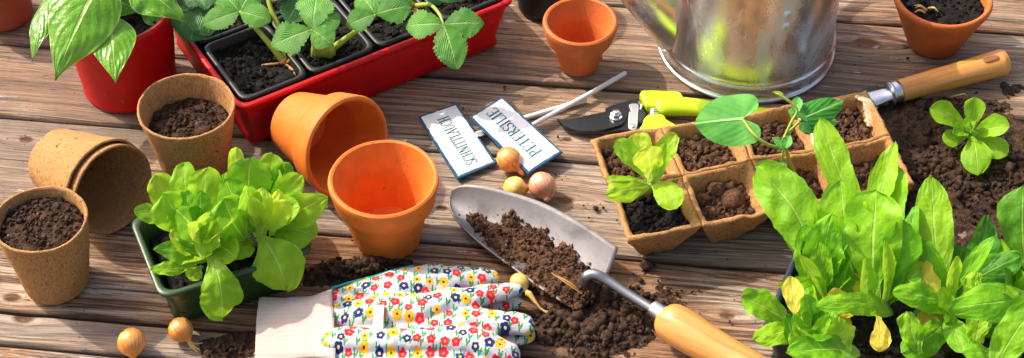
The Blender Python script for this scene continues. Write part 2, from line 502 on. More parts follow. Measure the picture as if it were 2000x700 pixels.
def m_floral():
    s = NT('floral_cotton'); o = s.obj()
    flat = s.mapv(o, (1, 1, .35))
    def flower_layer(scale_, rot, loc, rp):
        mp = s.node('ShaderNodeMapping'); s.lk(flat, mp.inputs[0]); mp.inputs['Location'].default_value = loc
        mp.inputs['Scale'].default_value = (scale_, scale_, scale_); mp.inputs['Rotation'].default_value = (0, 0, rot)
        sp = s.node('ShaderNodeSeparateXYZ'); s.lk(mp.outputs[0], sp.inputs[0])
        cb = s.node('ShaderNodeCombineXYZ'); s.lk(sp.outputs[0], cb.inputs[0]); s.lk(sp.outputs[1], cb.inputs[1])
        v = s.node('ShaderNodeTexVoronoi', voronoi_dimensions='2D', feature='F1'); v.inputs['Scale'].default_value = 1; v.inputs['Randomness'].default_value = rp
        s.lk(cb.outputs[0], v.inputs['Vector'])
        d = s.vm('SUBTRACT', cb.outputs[0], v.outputs['Position'])
        ds = s.node('ShaderNodeSeparateXYZ'); s.lk(d, ds.inputs[0])
        rc = s.node('ShaderNodeSeparateColor'); s.lk(v.outputs['Color'], rc.inputs[0])
        return ds.outputs[0], ds.outputs[1], v.outputs['Distance'], rc.outputs[0], rc.outputs[1]
    base = s.mix(s.step(s.noise(o, 900, 2), .4, .6), (.50, .49, .50), (.58, .575, .58))
    # green stalks and small leaves
    x, y, r, c1, c2 = flower_layer(104, .25, (.31, .17, 0), .55)
    st = s.math('MULTIPLY', s.step(s.math('ABSOLUTE', s.math('ADD', x, s.math('MULTIPLY', y, .3))), .085, .05), s.step(s.math('ABSOLUTE', y), .42, .36))
    st2 = s.math('MULTIPLY', s.step(s.math('ABSOLUTE', s.math('ADD', s.math('SUBTRACT', x, .2), s.math('MULTIPLY', y, -.2))), .08, .045), s.step(s.math('ABSOLUTE', s.math('SUBTRACT', y, .05)), .28, .22))
    st3 = s.math('MULTIPLY', s.step(s.math('ABSOLUTE', s.math('SUBTRACT', y, .02)), .075, .04), s.step(s.math('ABSOLUTE', s.math('SUBTRACT', x, .1)), .26, .2))
    g = s.math('MAXIMUM', s.math('MAXIMUM', st, st2), st3)
    col = s.mix(g, base, (.015, .26, .05))
    # flowers with five petals
    x, y, r, c1, c2 = flower_layer(84, .1, (0, 0, 0), .5)
    th = s.math('ARCTAN2', y, x)
    pet = s.math('ADD', .285, s.math('MULTIPLY', s.math('ABSOLUTE', s.math('COSINE', s.math('ADD', s.math('MULTIPLY', th, 2.5), s.math('MULTIPLY', c2, 6.0)))), .085))
    pet = s.math('MULTIPLY', pet, s.math('ADD', .82, s.math('MULTIPLY', c2, .3)))
    fl = s.step(s.math('SUBTRACT', r, pet), .02, -.02)
    fc = s.mix(s.step(c1, .43, .44), (.78, .018, .045), (.84, .42, .015))
    fc = s.mix(s.step(c1, .76, .77), fc, (.014, .022, .16))
    cc = s.mix(s.step(c1, .43, .44), (.90, .22, .03), (.10, .05, .02))
    cc = s.mix(s.step(c1, .76, .77), cc, (.86, .68, .08))
    fc = s.mix(s.step(r, .115, .085), fc, cc)
    col = s.mix(fl, col, fc)
    wv = s.noise(o, 1500, 2, .6)
    s.bump(s.math('ADD', s.math('MULTIPLY', wv, .15), s.noise(s.mapv(o, (14, 46, 20)), 1, 3, .55, dist=.5)), .006, .55)
    s.p.inputs['Sheen Weight'].default_value = .15
    return s.fin(col, .85, spec=.15)

def m_knit():
    s = NT('cream_knit'); o = s.obj()
    w = s.node('ShaderNodeTexWave', wave_type='BANDS', bands_direction='Y'); s.lk(o, w.inputs[0]); w.inputs['Scale'].default_value = 62; w.inputs['Distortion'].default_value = 1.2; w.inputs['Detail'].default_value = 1
    w2 = s.node('ShaderNodeTexWave', wave_type='BANDS', bands_direction='X'); s.lk(o, w2.inputs[0]); w2.inputs['Scale'].default_value = 190
    n = s.noise(o, 700, 3, .6)
    c = s.mix(w.outputs['Fac'], (.595, .465, .405), (.62, .49, .428))
    c = s.mix(s.math('MULTIPLY', s.step(n, .45, .7), .35), c, (.55, .42, .33))
    s.bump(s.math('ADD', s.math('MULTIPLY', w.outputs['Fac'], .35), s.math('ADD', s.math('MULTIPLY', w2.outputs['Fac'], .3), s.math('MULTIPLY', n, .5))), .0009, .8)
    s.p.inputs['Sheen Weight'].default_value = .2
    return s.fin(c, .95, spec=.1)

def m_enamel():
    s = NT('white_enamel'); o = s.obj()
    n = s.noise(o, 60, 3, .5)
    c = s.mix(s.step(n, .3, .7), (.62, .64, .66), (.74, .75, .76))
    d = s.noise(o, 380, 3, .6)
    c = s.mix(s.math('MULTIPLY', s.step(d, .70, .76), .5), c, (.42, .36, .32))
    s.bump(n, .0006, .5)
    return s.fin(c, .22, spec=.6)

M = dict(
    table=m_wood_table(),
    terra=m_terracotta('terracotta', (.76, .185, .022), .22),
    terra_dark=m_terracotta('weathered_terracotta', (.58, .135, .026), .12),
    terra_brown=m_terracotta('brown_clay', (.30, .085, .035), .05),
    peat=m_peat(), peat_tray=m_peat('coarse_peat_fibre', (.52, .265, .10)), peat_torn=m_peat('torn_peat_edge', (.86, .62, .40)),
    soil=m_soil(), soil_black=m_soil('black_compost', (.006, .005, .0045), (.028, .021, .017)), soil_fibre=m_soil('fibrous_peat_soil', (.052, .024, .014), (.20, .095, .048)),
    red=m_plastic('red_plastic', (.56, .002, .004), .42, .32, .3), black=m_plastic('black_plastic', (.010, .011, .012), .42, .45, .2),
    green=m_plastic('green_plastic', (.026, .062, .018), .34, .5, .2), navy=m_plastic('navy_plastic', (.012, .022, .040), .3),
    lime=m_plastic('lime_grip', (.56, .80, .010), .38, .5, .03), steelblack=m_plastic('blackened_steel', (.014, .015, .017), .26, .6, .25),
    lettuce=m_leaf('lettuce_leaf', (.37, .66, .020), (.24, .53, .014), (.58, .80, .14), 5, .42, .46, .10, spec=.35, puck=.8, stripe=.15, wobble=.5, basepale=.6),
    lettuce_pale=m_leaf('pale_lettuce_leaf', (.54, .74, .04), (.40, .66, .025), (.70, .86, .22), 5, .42, .5, .08, spec=.35, puck=.8, stripe=.15, wobble=.5, basepale=.6),
    lettuce_deep=m_leaf('deeper_lettuce_leaf', (.22, .50, .018), (.13, .38, .012), (.50, .74, .12), 5, .42, .44, .10, spec=.35, puck=.8, stripe=.15, wobble=.5, basepale=.6),
    romaine=m_leaf('romaine_leaf', (.25, .57, .012), (.14, .42, .010), (.42, .68, .11), 7, .42, .40, .13, spec=.35, puck=1.0, stripe=.22, wobble=.4, basepale=.75),
    romaine_dark=m_leaf('dark_romaine_leaf', (.10, .33, .010), (.05, .22, .008), (.27, .52, .06), 7, .42, .34, .15, spec=.35, puck=1.0, stripe=.22, wobble=.4, basepale=.75),
    romaine_lime=m_leaf('lime_romaine_leaf', (.38, .68, .020), (.26, .56, .014), (.54, .78, .15), 7, .42, .44, .12, spec=.35, puck=1.0, stripe=.22, wobble=.4, basepale=.75),
    yellow=m_leaf('yellowed_leaf', (.80, .68, .07), (.70, .58, .05), (.86, .80, .30), 6, .5, .4, .15, spec=.3, stripe=.15),
    pepper=m_leaf('glossy_pepper_leaf', (.15, .42, .016), (.07, .27, .012), (.40, .62, .12), 6, .20, .30, .12, .55, (.42, .60, .12), .7, .9),
    strawberry=m_leaf('strawberry_leaf', (.16, .44, .060), (.09, .32, .035), (.36, .62, .15), 10, .44, .32, .28, .75, None, .5, .4),
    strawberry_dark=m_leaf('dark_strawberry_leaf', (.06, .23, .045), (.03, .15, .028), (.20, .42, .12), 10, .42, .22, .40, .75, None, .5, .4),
    bean=m_leaf('bean_leaf', (.15, .52, .08), (.09, .40, .05), (.38, .70, .28), 5, .36, .32, .12, .9, stripe=.15),
    bean_dark=m_leaf('dark_bean_leaf', (.07, .34, .025), (.035, .23, .018), (.30, .60, .15), 5, .38, .3, .35, .7),
    stem=m_leaf('green_stem', (.42, .52, .07), (.34, .46, .06), (.55, .62, .2), 3, .4, .2, .1),
    stem_brown=m_plastic('straw_brown', (.42, .20, .055), .6, .3, .1),
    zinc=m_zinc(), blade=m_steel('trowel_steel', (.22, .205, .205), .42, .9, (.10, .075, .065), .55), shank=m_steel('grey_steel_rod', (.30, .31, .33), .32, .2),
    chrome=m_steel('bright_steel', (.78, .78, .78), .16, .1), zincplate=m_steel('dull_zinc_plate', (.62, .62, .60), .28, .3),
    beech=m_handle_wood('beech_handle', (.74, .33, .085), R(-34)), beech2=m_handle_wood('oiled_beech_handle', (.84, .37, .085), R(20)),
    onion=m_onion('onion_skin', (.72, .24, .035), (.86, .46, .14)), onion_pink=m_onion('pink_onion_skin', (.70, .27, .13), (.84, .52, .34)), onion_yellow=m_onion('yellow_onion_skin', (.74, .44, .07), (.84, .64, .22)),
    floral=m_floral(), knit=m_knit(), enamel=m_enamel(), ink=m_plastic('teal_ink', (.010, .13, .15), .4, .4, .0),
    navyedge=m_plastic('chipped_navy_enamel', (.010, .075, .15), .25, .6, .35), rod=m_plastic('white_rod', (.78, .76, .73), .4, .4, .1),
    cotton=m_plastic('white_cotton', (.85, .85, .84), .85, .1, .0), teal=m_plastic('teal_thread', (.03, .42, .36), .7, .2, .0),
    root=m_plastic('pale_root', (.66, .42, .13), .6, .3, .1), rust=m_plastic('rusty_scrape', (.32, .12, .05), .7, .2, .3),
)
# ------------------------------------------------------------------ the table of old boards and the lawn under it
G = 6.3
E1 = np.array([math.cos(R(G)), -math.sin(R(G)), 0]); E2 = np.array([math.sin(R(G)), math.cos(R(G)), 0])
lawn_v = [(-60, -60, -.76), (60, -60, -.76), (60, 60, -.76), (-60, 60, -.76)]
s_ = NT('lawn_grass'); s_c = s_.mix(s_.step(s_.noise(s_.obj(), 9, 6, .7), .35, .65), (.03, .07, .015), (.07, .14, .03))
tag(mk('ground', lawn_v, [(0, 1, 2, 3)], s_.fin(s_c, .95)), None, None, kind='structure')

seam_px = [(-420, 0), (-170, 0), (-7, 0), (157, 0), (303, 0), (483, 0), (690, 0), (757, 0), (960, 0), (1190, 0)]
seam_y = [float(np.dot(P(1000, y), E2)) for y, _ in seam_px]
knots = {}
for px, py, rr in [(1690, 82, .011), (50, 270, .006), (1105, 388, .007), (45, 617, .008), (862, 402, .005), (22, 577, .007), (1260, 300, .006), (690, 660, .01), (1420, 612, .006), (600, 240, .008), (1108, 268, .004), (1930, 128, .007), (160, 128, .006)]:
    p = P(px, py); u, v = float(np.dot(p, E1)), float(np.dot(p, E2))
    for i in range(len(seam_y) - 1):
        if seam_y[i] > v > seam_y[i + 1]: knots.setdefault(i, []).append((u, v, rr))
table = thing('garden_table', 'old weathered brown and grey plank table top that everything lies on', 'table')
table['kind'] = 'structure'
rs = np.random.RandomState(5)
for i in range(len(seam_y) - 1):
    v1, v0 = seam_y[i] - .0013, seam_y[i + 1] + .0013
    us = np.arange(-.95, .9501, .004); nv = max(8, int((v1 - v0) / .0016)); vs = np.linspace(v0, v1, nv)
    U, Vv = np.meshgrid(us, vs)
    edge = np.minimum(Vv - v0, v1 - Vv)
    # wavy board edges
    Vw = Vv + .0010 * fbm(np.stack([U * 14, np.full_like(U, i * 9.1), Vv * 0], -1)) * np.clip(1 - edge / .01, 0, 1)
    vv = Vw + .012 * fbm(np.stack([U * 2.2 + i * 7, Vw * 5, U * 0], -1), 3)
    kn = np.zeros_like(U)
    for (ku, kv, kr) in knots.get(i, []):
        du, dv = (U - ku), (Vv - kv)
        g = np.exp(-(du / (kr * 5.5)) ** 2 - (dv / (kr * 2.6)) ** 2)
        vv = vv - kr * 1.15 * np.tanh(dv / (kr * .5)) * g
        rr = np.sqrt((du / (kr * 1.5)) ** 2 + (dv / kr) ** 2) * (1 + .2 * fbm(np.stack([U * 90, Vv * 90, U * 0], -1), 2))
        kn = np.maximum(kn, np.exp(-rr ** 2 * 1.1))
        vv = vv + .5 * kr * np.clip(1 - rr, 0, 1)
    grain = fbm(np.stack([U * 5, vv * 190, np.full_like(U, i * 3.3)], -1), 4)
    Z = .00055 * grain + .0012 * fbm(np.stack([U * 4, Vv * 20, np.full_like(U, i)], -1), 2) - .0016
    Z = Z - .0045 * np.exp(-edge / .0016) - .0016 * kn
    tilt = rs.uniform(-.006, .006)
    W = U[..., None] * E1 + Vw[..., None] * E2; W[..., 2] = np.minimum(Z + tilt * (Vv - (v0 + v1) / 2), 0)
    nr, ncc = U.shape
    idx = np.arange(nr * ncc).reshape(nr, ncc)
    Fq = np.stack([idx[:-1, :-1], idx[:-1, 1:], idx[1:, 1:], idx[1:, :-1]], -1).reshape(-1, 4)
    top = W.reshape(-1, 3)
    # sides and underside
    ring = np.concatenate([idx[0, :], idx[1:, -1], idx[-1, -2::-1], idx[-2:0:-1, 0]])
    low = top[ring].copy(); low[:, 2] = -.026
    nb = len(top); k = len(ring)
    Fs = [(int(ring[(j + 1) % k]), int(ring[j]), nb + j, nb + (j + 1) % k) for j in range(k)]
    Fs.append(tuple(nb + j for j in range(k - 1, -1, -1)))
    uvs = np.stack([U.ravel() + i * 3.7, vv.ravel() + i * 1.9], -1)
    o = mk('board', np.concatenate([top, low]), Fq.tolist() + Fs, M['table'], table, uv=np.concatenate([uvs, uvs[ring]]))
    at_ = o.data.attributes.new('knot', 'FLOAT', 'POINT')
    at_.data.foreach_set('value', np.concatenate([kn.ravel(), np.zeros(k)]).astype(np.float32))
    sm_ = np.exp(-(edge / (.0016 + .0018 * np.clip(fbm(np.stack([U * 11, Vv * 0, np.full_like(U, i * 5.)], -1), 3) + .3, 0, 1))) ** 2)
    at_ = o.data.attributes.new('seam', 'FLOAT', 'POINT')
    at_.data.foreach_set('value', np.concatenate([sm_.ravel(), np.ones(k)]).astype(np.float32))
# two cross rails below, so the boards rest on something
for x in (-.75, .75):
    v, f = loops([np.array([(x - .03, -.75, z), (x + .03, -.75, z), (x + .03, .75, z), (x - .03, .75, z)]) for z in (-.076, -.0265)], True, True, True)
    mk('cross_rail', v, f, M['beech2'], table, smooth=False)
for x in (-.75, .75):
    for y in (-.45, .5):
        v, f = loops([np.array([(x - .028, y - .028, z), (x + .028, y - .028, z), (x + .028, y + .028, z), (x - .028, y + .028, z)]) for z in (-.758, -.0765)], True, True, True)
        mk('leg', v, f, M['beech2'], table, smooth=False)
# ------------------------------------------------------------------ pots
def potspec(base, rb, rim, rr):
    b = P(*base); h = rise(b, rim[1])
    t = b.copy(); t[2] = h
    return b, rb / scale(b), rr / scale(t), h

def soil_disc(c, r, z, seed, name='soil', mat=None, parent=None, amp=.004, ng=260, dome=0.0):
    rs = np.random.RandomState(seed); n = 46
    g = np.linspace(-1, 1, n); X, Y = np.meshgrid(g, g)
    # square grid squeezed into a disc
    k = np.maximum(np.abs(X), np.abs(Y)) / np.maximum(np.hypot(X, Y), 1e-6); D = np.stack([X * k, Y * k], -1) * r
    rad = np.hypot(D[..., 0], D[..., 1]) / r
    H = fbm(np.stack([D[..., 0] * 120 + seed * 3, D[..., 1] * 120, D[..., 0] * 0 + seed], -1), 4) * amp + dome * (1 - rad ** 2)
    V = np.stack([c[0] + D[..., 0], c[1] + D[..., 1], z + H], -1)
    idx = np.arange(n * n).reshape(n, n)
    F = np.stack([idx[:-1, :-1], idx[:-1, 1:], idx[1:, 1:], idx[1:, :-1]], -1).reshape(-1, 4).tolist()
    a = rs.rand(ng) * 6.283; q = np.sqrt(rs.rand(ng)) * r * .95
    pos = np.stack([c[0] + q * np.cos(a), c[1] + q * np.sin(a), np.full(ng, z) + amp * .2 + dome * (1 - (q / r) ** 2)], -1)
    gv, gf = grains(pos, .0007 + .0022 * rs.rand(ng) ** 3, rs)
    V, F = join((V.reshape(-1, 3), F), (gv, gf))
    return mk(name, V, F, mat or M['soil'], parent)

def terra_profile(rb, rr, h, collar=.34, t=.0050, lip=.0056):
    zc = h * (1 - collar); rc = rb + (rr - lip - rb) * (1 - collar) * 1.04
    return [(.0001, .0), (rb - .003, .0), (rb, .003), (rc, zc - .0016), (rc + .0002, zc), (rc + lip * .8, zc + .0002), (rc + lip, zc + .0022),
            (rr - .0005, h - .004), (rr - .0012, h - .0012), (rr - .0032, h), (rr - .0052, h - .0008), (rr - .0062, h - .0035),
            (rc - t * .9, zc), (rc - t - .0006, zc - .006), (rb - t * .8 + .002, .012), (rb - t - .004, .0075), (.006, .0068), (.0055, .003), (.0001, .003)]

def rough(V, amp=.0004, sc_=40, big=.0006):
    V = V + nvec(V, sc_, amp) ; return V + nvec(V, 9, big, 2)

# rim centre, radii etc. are read off the photograph
b, rb, rr, h = potspec((757, 466), 65, (749, 347), 110)
pv, pf = lathe(dense(terra_profile(rb, rr, h), .004), 96); POT = (rb, rr, h)
tag(crisp(mk('terracotta_pot', rough(pv) + b, pf, M['terra'], origin=b)), 'empty orange terracotta pot standing upright in the middle, in front of the tipped one', 'flower pot', 'empty orange terracotta pots')

# the same kind of pot lying on its side, mouth towards the glove
def lying(pv, r0, r1, h, mouth, az, roll=0):
    """turn an upright pot (base r0, rim r1) on its side: rim and base edge touch the table; az = way the mouth looks"""
    tilt = math.atan2(r1 - r0, h)
    # axis: horizontal direction az, lifted by tilt
    ax = np.array([math.cos(az) * math.cos(tilt), math.sin(az) * math.cos(tilt), math.sin(tilt)])
    sd = np.array([-math.sin(az), math.cos(az), 0]); up = np.cross(ax, sd)
    c, s = math.cos(roll), math.sin(roll)
    x, y = pv[:, 0] * c - pv[:, 1] * s, pv[:, 0] * s + pv[:, 1] * c
    W = np.outer(x, sd) + np.outer(y, up) + np.outer(pv[:, 2], ax)
    W[:, 2] -= W[:, 2].min()
    m = ax * h; mz = r1 * math.cos(tilt)
    t = P(mouth[0], mouth[1], mz)
    W[:, 0] += t[0] - m[0]; W[:, 1] += t[1] - m[1]
    return W
pv2, pf2 = lathe(dense(terra_profile(rb * 1.0, rr * 1.0, h * 1.0), .004), 96)
W = lying(rough(pv2), rb, rr, h, (680, 291), R(-44), 1.0); W[:, 2] += .0002
tag(crisp(mk('terracotta_pot', W, pf2, M['terra'], origin=W.mean(0) * [1, 1, 0])), 'orange terracotta pot tipped on its side behind the upright one, dark inside', 'flower pot', 'empty orange terracotta pots')

b, rb, rr, h = potspec((1130, 129), 38, (1129, 40), 75)
pv, pf = lathe(dense(terra_profile(rb, rr, h, .38), .004), 84)
tag(crisp(mk('terracotta_pot', rough(pv, .0003) + b, pf, M['terra_dark'], origin=b)), 'small empty clay pot with a broad collar standing left of the watering can', 'flower pot')

b, rb, rr, h = potspec((1822, 83), 53, (1836, -10), 97)
t = thing('clay_pot_of_soil', 'weathered clay pot full of dark soil at the upper right behind the wooden handle', 'flower pot', b)
pr = [(.0001, 0), (rb * .93, 0), (rb, .004), (rb * 1.22, h * .30), (rb * 1.48, h * .60), (rr * .90, h * .74), (rr * .925, h * .78), (rr * .97, h * .86), (rr, h * .93), (rr * .985, h * .985), (rr * .95, h), (rr * .90, h * .985), (rr * .865, h * .92), (rr * .84, h * .75), (rb * 1.2, h * .4), (rb * .8, .008), (.0001, .007)]
pv, pf = lathe(dense(pr, .004), 84); mk('pot_shell', rough(pv) + b, pf, M['terra_dark'], t)
soil_disc(b, rr * .845, h * .80, 12, parent=t, mat=M['soil_black'], amp=.005)
sv_, sf_ = [], []
rs = np.random.RandomState(8)
L = []
for k in range(4):
    a = rs.rand() * 6.28; p0 = P(1808, 20, h * .86) + np.array([rs.uniform(-.004, .004), rs.uniform(-.004, .004), 0])
    L.append(tube([p0, p0 + np.array([math.cos(a) * .006, math.sin(a) * .006, .004]), p0 + np.array([math.cos(a) * .011, math.sin(a) * .011, .002])], [.0014, .001, .0003], 6, 3))
V, F = join(*L)
tag(mk('dry_shoot', V, F, M['root'], origin=P(1808, 20, h * .84)), 'withered pale sprout lying on the soil of the clay pot at upper right', 'sprout')

b, rb, rr, h = potspec((8, 30), 56, (-14, -75), 80)
pv, pf = lathe(dense(terra_profile(rb, rr, h, .25), .005), 72)
tag(mk('clay_pot', rough(pv) + b, pf, M['terra_brown'], origin=b), 'dark brown clay pot cut off by the upper left corner', 'flower pot')
b, rb, rr, h = potspec((1062, 12), 50, (1060, -75), 66)
pv, pf = lathe(dense([(.0001, 0), (rb - .002, 0), (rb, .002), (rr - .002, h - .01), (rr, h - .009), (rr, h), (rr - .002, h), (rr - .003, h - .012), (rb - .002, .004), (.0001, .003)], .005), 72)
tag(mk('black_pot', pv + b, pf, M['black'], origin=b), 'black plastic pot at the top edge behind the small clay pot', 'flower pot')

# ---------------- peat pots
def peat_profile(rb, rr, h, t=.0026):
    return [(.0001, 0), (rb - .003, 0), (rb, .004), (rr - .0006, h - .0015), (rr - .0008, h), (rr - t, h + .0003), (rr - t - .0008, h - .002), (rb - t + .0006, .007), (rb - t - .004, .0036), (.0001, .003)]
def peat_mesh(rb, rr, h, seed):
    v, f = lathe(dense(peat_profile(rb, rr, h), .0028), 110)
    v = v + nvec(v + seed, 150, .0007, 3) + nvec(v + seed, 22, .0014, 2)
    v[:, 2] = np.maximum(v[:, 2], 0)
    return v, f
b, rb, rr, h = potspec((112, 553), 62, (82, 428), 93)
t = thing('peat_pot', 'upright peat fibre pot heaped with soil in the front left corner', 'peat pot', b, 'brown peat pots')
v, f = peat_mesh(rb, rr, h, 1); mk('pot_shell', v + b, f, M['peat'], t)
soil_disc(b, rr * .90, h * .86, 21, parent=t, amp=.0035, dome=.006, ng=500)
b, rb, rr, h = potspec((386, 334), 64, (366, 207), 96)
t = thing('peat_pot', 'upright peat fibre pot half full of soil behind the lettuce and beside the red tray', 'peat pot', b, 'brown peat pots')
v, f = peat_mesh(rb, rr, h, 2); mk('pot_shell', v + b, f, M['peat'], t)
soil_disc(b, rr * .83, h * .70, 22, parent=t, amp=.005, dome=.002, ng=420)
rb, rr, h = .030, .0455, .083
v, f = peat_mesh(rb, rr, h, 3)
AZ = R(-40)
W1 = lying(v, rb, rr, h, (222, 372), AZ, .3)
tilt = math.atan2(rr - rb, h); ax = np.array([math.cos(AZ) * math.cos(tilt), math.sin(AZ) * math.cos(tilt), math.sin(tilt)])
tag(mk('peat_pot', W1, f, M['peat'], origin=W1.mean(0) * [1, 1, 0]), 'tipped over empty peat pot whose dark open mouth faces the lettuce', 'peat pot', 'brown peat pots')
v, f = peat_mesh(rb, rr, h, 4)
v[:, :2] *= 1.035
W2 = lying(v, rb * 1.035, rr * 1.035, h, (222, 372), AZ, 1.9); W2 -= ax * .0105; W2[:, 2] -= min(0, W2[:, 2].min())
tag(mk('peat_pot', W2, f, M['peat'], origin=W2.mean(0) * [1, 1, 0]), 'outer one of the two nested tipped peat pots, only side and rim visible', 'peat pot', 'brown peat pots')

# ---------------- red round pot
b, rb, rr, h = potspec((255, 162), 90, (222, 12), 112)
t = thing('red_pot', 'round bright red plastic pot at upper left with a glossy leaved plant', 'flower pot', b)
pv, pf = lathe(dense([(.0001, .0), (rb - .002, 0), (rb + .0005, .002), (rb + .0005, .006), (rb, .007), (rr - .001, h), (rr - .0035, h + .0005), (rr - .004, h - .004), (rb - .003, .006), (.0001, .005)], .006), 96)
mk('pot_shell', rough(pv, .0002) + b, pf, M['red'], t)
pv, pf = lathe(dense([(rr * .80, h * .55), (rr * .925, h * .985), (rr * .925 - .002, h * .99), (rr * .90, h * .9), (rr * .78, h * .55)], .006), 72, False, False)
mk('liner_pot', pv + b, pf, M['black'], t)
soil_disc(b, rr * .89, h * .84, 33, parent=t, mat=M['soil_black'], amp=.003)
RED = (b, rr, h)

# ------------------------------------------------------------------ trays
def tray(q, z0, z1, taper, t, rad, lip=0.0, liph=.003):
    """hollow rectangular tray; q = rim corners (ccw)"""
    L = [rrect(q, taper + .004, z0, rad * .8), rrect(q, taper, z0 + .003, rad * .9)]
    for k in np.linspace(0, 1, 7)[1:]:
        L.append(rrect(q, taper * (1 - k) + lip * 1.0, z0 + .003 + (z1 - liph - z0 - .003) * k, rad))
    if lip: L += [rrect(q, .0004, z1 - liph + .0002, rad), rrect(q, 0, z1 - .0012, rad), rrect(q, .0009, z1, rad), rrect(q, lip + t - .001, z1, rad)]
    else: L += [rrect(q, .0006, z1, rad), rrect(q, t - .0006, z1, rad)]
    L += [rrect(q, lip + t, z1 - .001, rad), rrect(q, lip + t + taper * .5, (z0 + z1) / 2, rad * .95), rrect(q, taper + t + .001, z0 + .005, rad * .8), rrect(q, taper + t + .006, z0 + .0035, rad * .8)]
    return loops(L, True, True, True)

def soil_quad(q, z, seed, name='soil', mat=None, parent=None, amp=.004, ng=260, gs=1.0, inset=.0):
    rs = np.random.RandomState(seed); n = 40
    g = np.linspace(0, 1, n); X, Y = np.meshgrid(g, g); q = [np.asarray(c[:2], float) for c in q]
    ctr = sum(q) / 4; q = [c + (ctr - c) / np.linalg.norm(ctr - c) * inset for c in q]
    def bl(x, y): return ((1 - x) * (1 - y))[..., None] * q[0] + (x * (1 - y))[..., None] * q[1] + (x * y)[..., None] * q[2] + ((1 - x) * y)[..., None] * q[3]
    D = bl(X, Y)
    H = fbm(np.stack([D[..., 0] * 110 + seed * 3, D[..., 1] * 110, D[..., 0] * 0 + seed], -1), 4) * amp
    V = np.concatenate([D, (z + H)[..., None]], -1).reshape(-1, 3)
    idx = np.arange(n * n).reshape(n, n)
    F = np.stack([idx[:-1, :-1], idx[:-1, 1:], idx[1:, 1:], idx[1:, :-1]], -1).reshape(-1, 4).tolist()
    xy = bl(rs.rand(ng) * .94 + .03, rs.rand(ng) * .94 + .03)
    gv, gf = grains(np.concatenate([xy, np.full((ng, 1), z + amp * .2)], -1), (.0008 + .0026 * rs.rand(ng) ** 3) * gs, rs)
    V, F = join((V, F), (gv, gf))
    o = mk(name, V, F, mat or M['soil'], parent)
    return o

# green tray
GZ = .055
f0 = P(312, 584, GZ); f1 = P(615, 490, GZ); d = (f1 - f0); ln = np.linalg.norm(d); d /= ln; nrm = np.array([-d[1], d[0], 0])
GQ = [f0, f1, f1 + nrm * .106, f0 + nrm * .106]
gc = sum(GQ) / 4; gc[2] = 0
t = thing('lettuce_tray', 'small dark green plastic tray with rounded corners holding the light green lettuces', 'plant tray', gc)
v, f = tray(GQ, 0, GZ, .011, .002, .014, .004, .004); mk('tray_shell', v, f, M['green'], t)
soil_quad(GQ, GZ - .020, 41, parent=t, amp=.005, ng=420, mat=M['soil_black'], inset=.018)

# red tray
RZ = .066
f0 = P(466, 216, RZ); f1 = P(1008, 0, RZ); d = f1 - f0; RL = np.linalg.norm(d); d /= RL; nrm = np.array([-d[1], d[0], 0])
RQ = [f0, f1, f1 + nrm * .21, f0 + nrm * .21]; RD, RN = d, nrm
rc = sum(RQ) / 4; rc[2] = 0
v, f = tray(RQ, 0, RZ, .012, .003, .012, .003, .005)
t = mk('red_tray', v, f, M['red'], origin=rc)
tag(t, 'long bright red plastic tray with strawberry plants in it, behind the tipped terracotta pot', 'plant tray')

# black cell inserts standing in the red tray
cells = []
n_c, m_c = 4, 2
cw, cdp = (RL - .014) / n_c, (.21 - .014) / m_c
ins = thing('cell_pots', 'black plastic cell insert with rounded square cells inside the red tray', 'cell tray', rc + [0, 0, .004])
for j in range(m_c):
    for i in range(n_c):
        o = RQ[0] + RD * (.007 + i * cw) + RN * (.007 + j * cdp)
        g = .0012
        q = [o + RD * g + RN * g, o + RD * (cw - g) + RN * g, o + RD * (cw - g) + RN * (cdp - g), o + RD * g + RN * (cdp - g)]
        v, f = tray(q, .004, RZ + .0015, .007, .0016, .011, .0035, .004)
        mk('cell', v, f, M['black'], ins)
        soil_quad(q, RZ - .009, 50 + i + 4 * j, parent=ins, amp=.007, ng=320, mat=M['soil_black'] if (i + j) % 2 else M['soil_black'], inset=.009)
        cells.append(q)

# ---------------- peat cell tray 2 x 4
PZ = .050
PA, PB, PC, PD = P(1155, 268, PZ), P(1692, 180, PZ), P(1792, 360, PZ), P(1226, 470, PZ)   # back left, back right, front right, front left
def pbl(s, t_):   # s along the length from the left, t_ from front to back
    return (1 - s) * (1 - t_) * PD + s * (1 - t_) * PC + s * t_ * PB + (1 - s) * t_ * PA
pc = pbl(.5, .5); pc[2] = 0
pt = thing('peat_cell_tray', 'biodegradable peat fibre tray of two rows of four cells with seedlings', 'seed tray', pc)
Ls = []
PCELL = {}
for j in range(2):
    for i in range(4):
        q = [pbl(i / 4, j / 2), pbl((i + 1) / 4, j / 2), pbl((i + 1) / 4, (j + 1) / 2), pbl(i / 4, (j + 1) / 2)]
        L = [rrect(q, .020, .0, .006, 6, 14), rrect(q, .0175, .003, .007, 6, 14)]
        for k in np.linspace(0, 1, 9)[1:]: L.append(rrect(q, .0175 * (1 - k) ** 1.1 + .0001, .003 + (PZ - .005) * k, .007 * (1 - k) + .0012, 6, 14))
        L += [rrect(q, .0003, PZ - .0005, .0012, 6, 14), rrect(q, .0028, PZ + .0008, .002, 6, 14), rrect(q, .0050, PZ - .001, .006, 6, 14)]
        for k in np.linspace(0, 1, 8)[1:]: L.append(rrect(q, .0050 + .0135 * k, PZ - .001 - (PZ - .008) * k, .007, 6, 14))
        v, f = loops(L, True, True, True)
        v = v + nvec(v, 150, .0020, 3) + nvec(v, 34, .0030, 2); v[:, 2] = np.maximum(v[:, 2], .0002 + .0004 * (i + j))
        Ls.append((v, f)); PCELL[(i, j)] = q
V, F = join(*Ls); mk('tray_shell', V, F, M['peat_tray'], pt)
depth = {(0, 0): .010, (1, 0): .019, (2, 0): .018, (3, 0): .020, (0, 1): .014, (1, 1): .015, (2, 1): .015, (3, 1): .014}
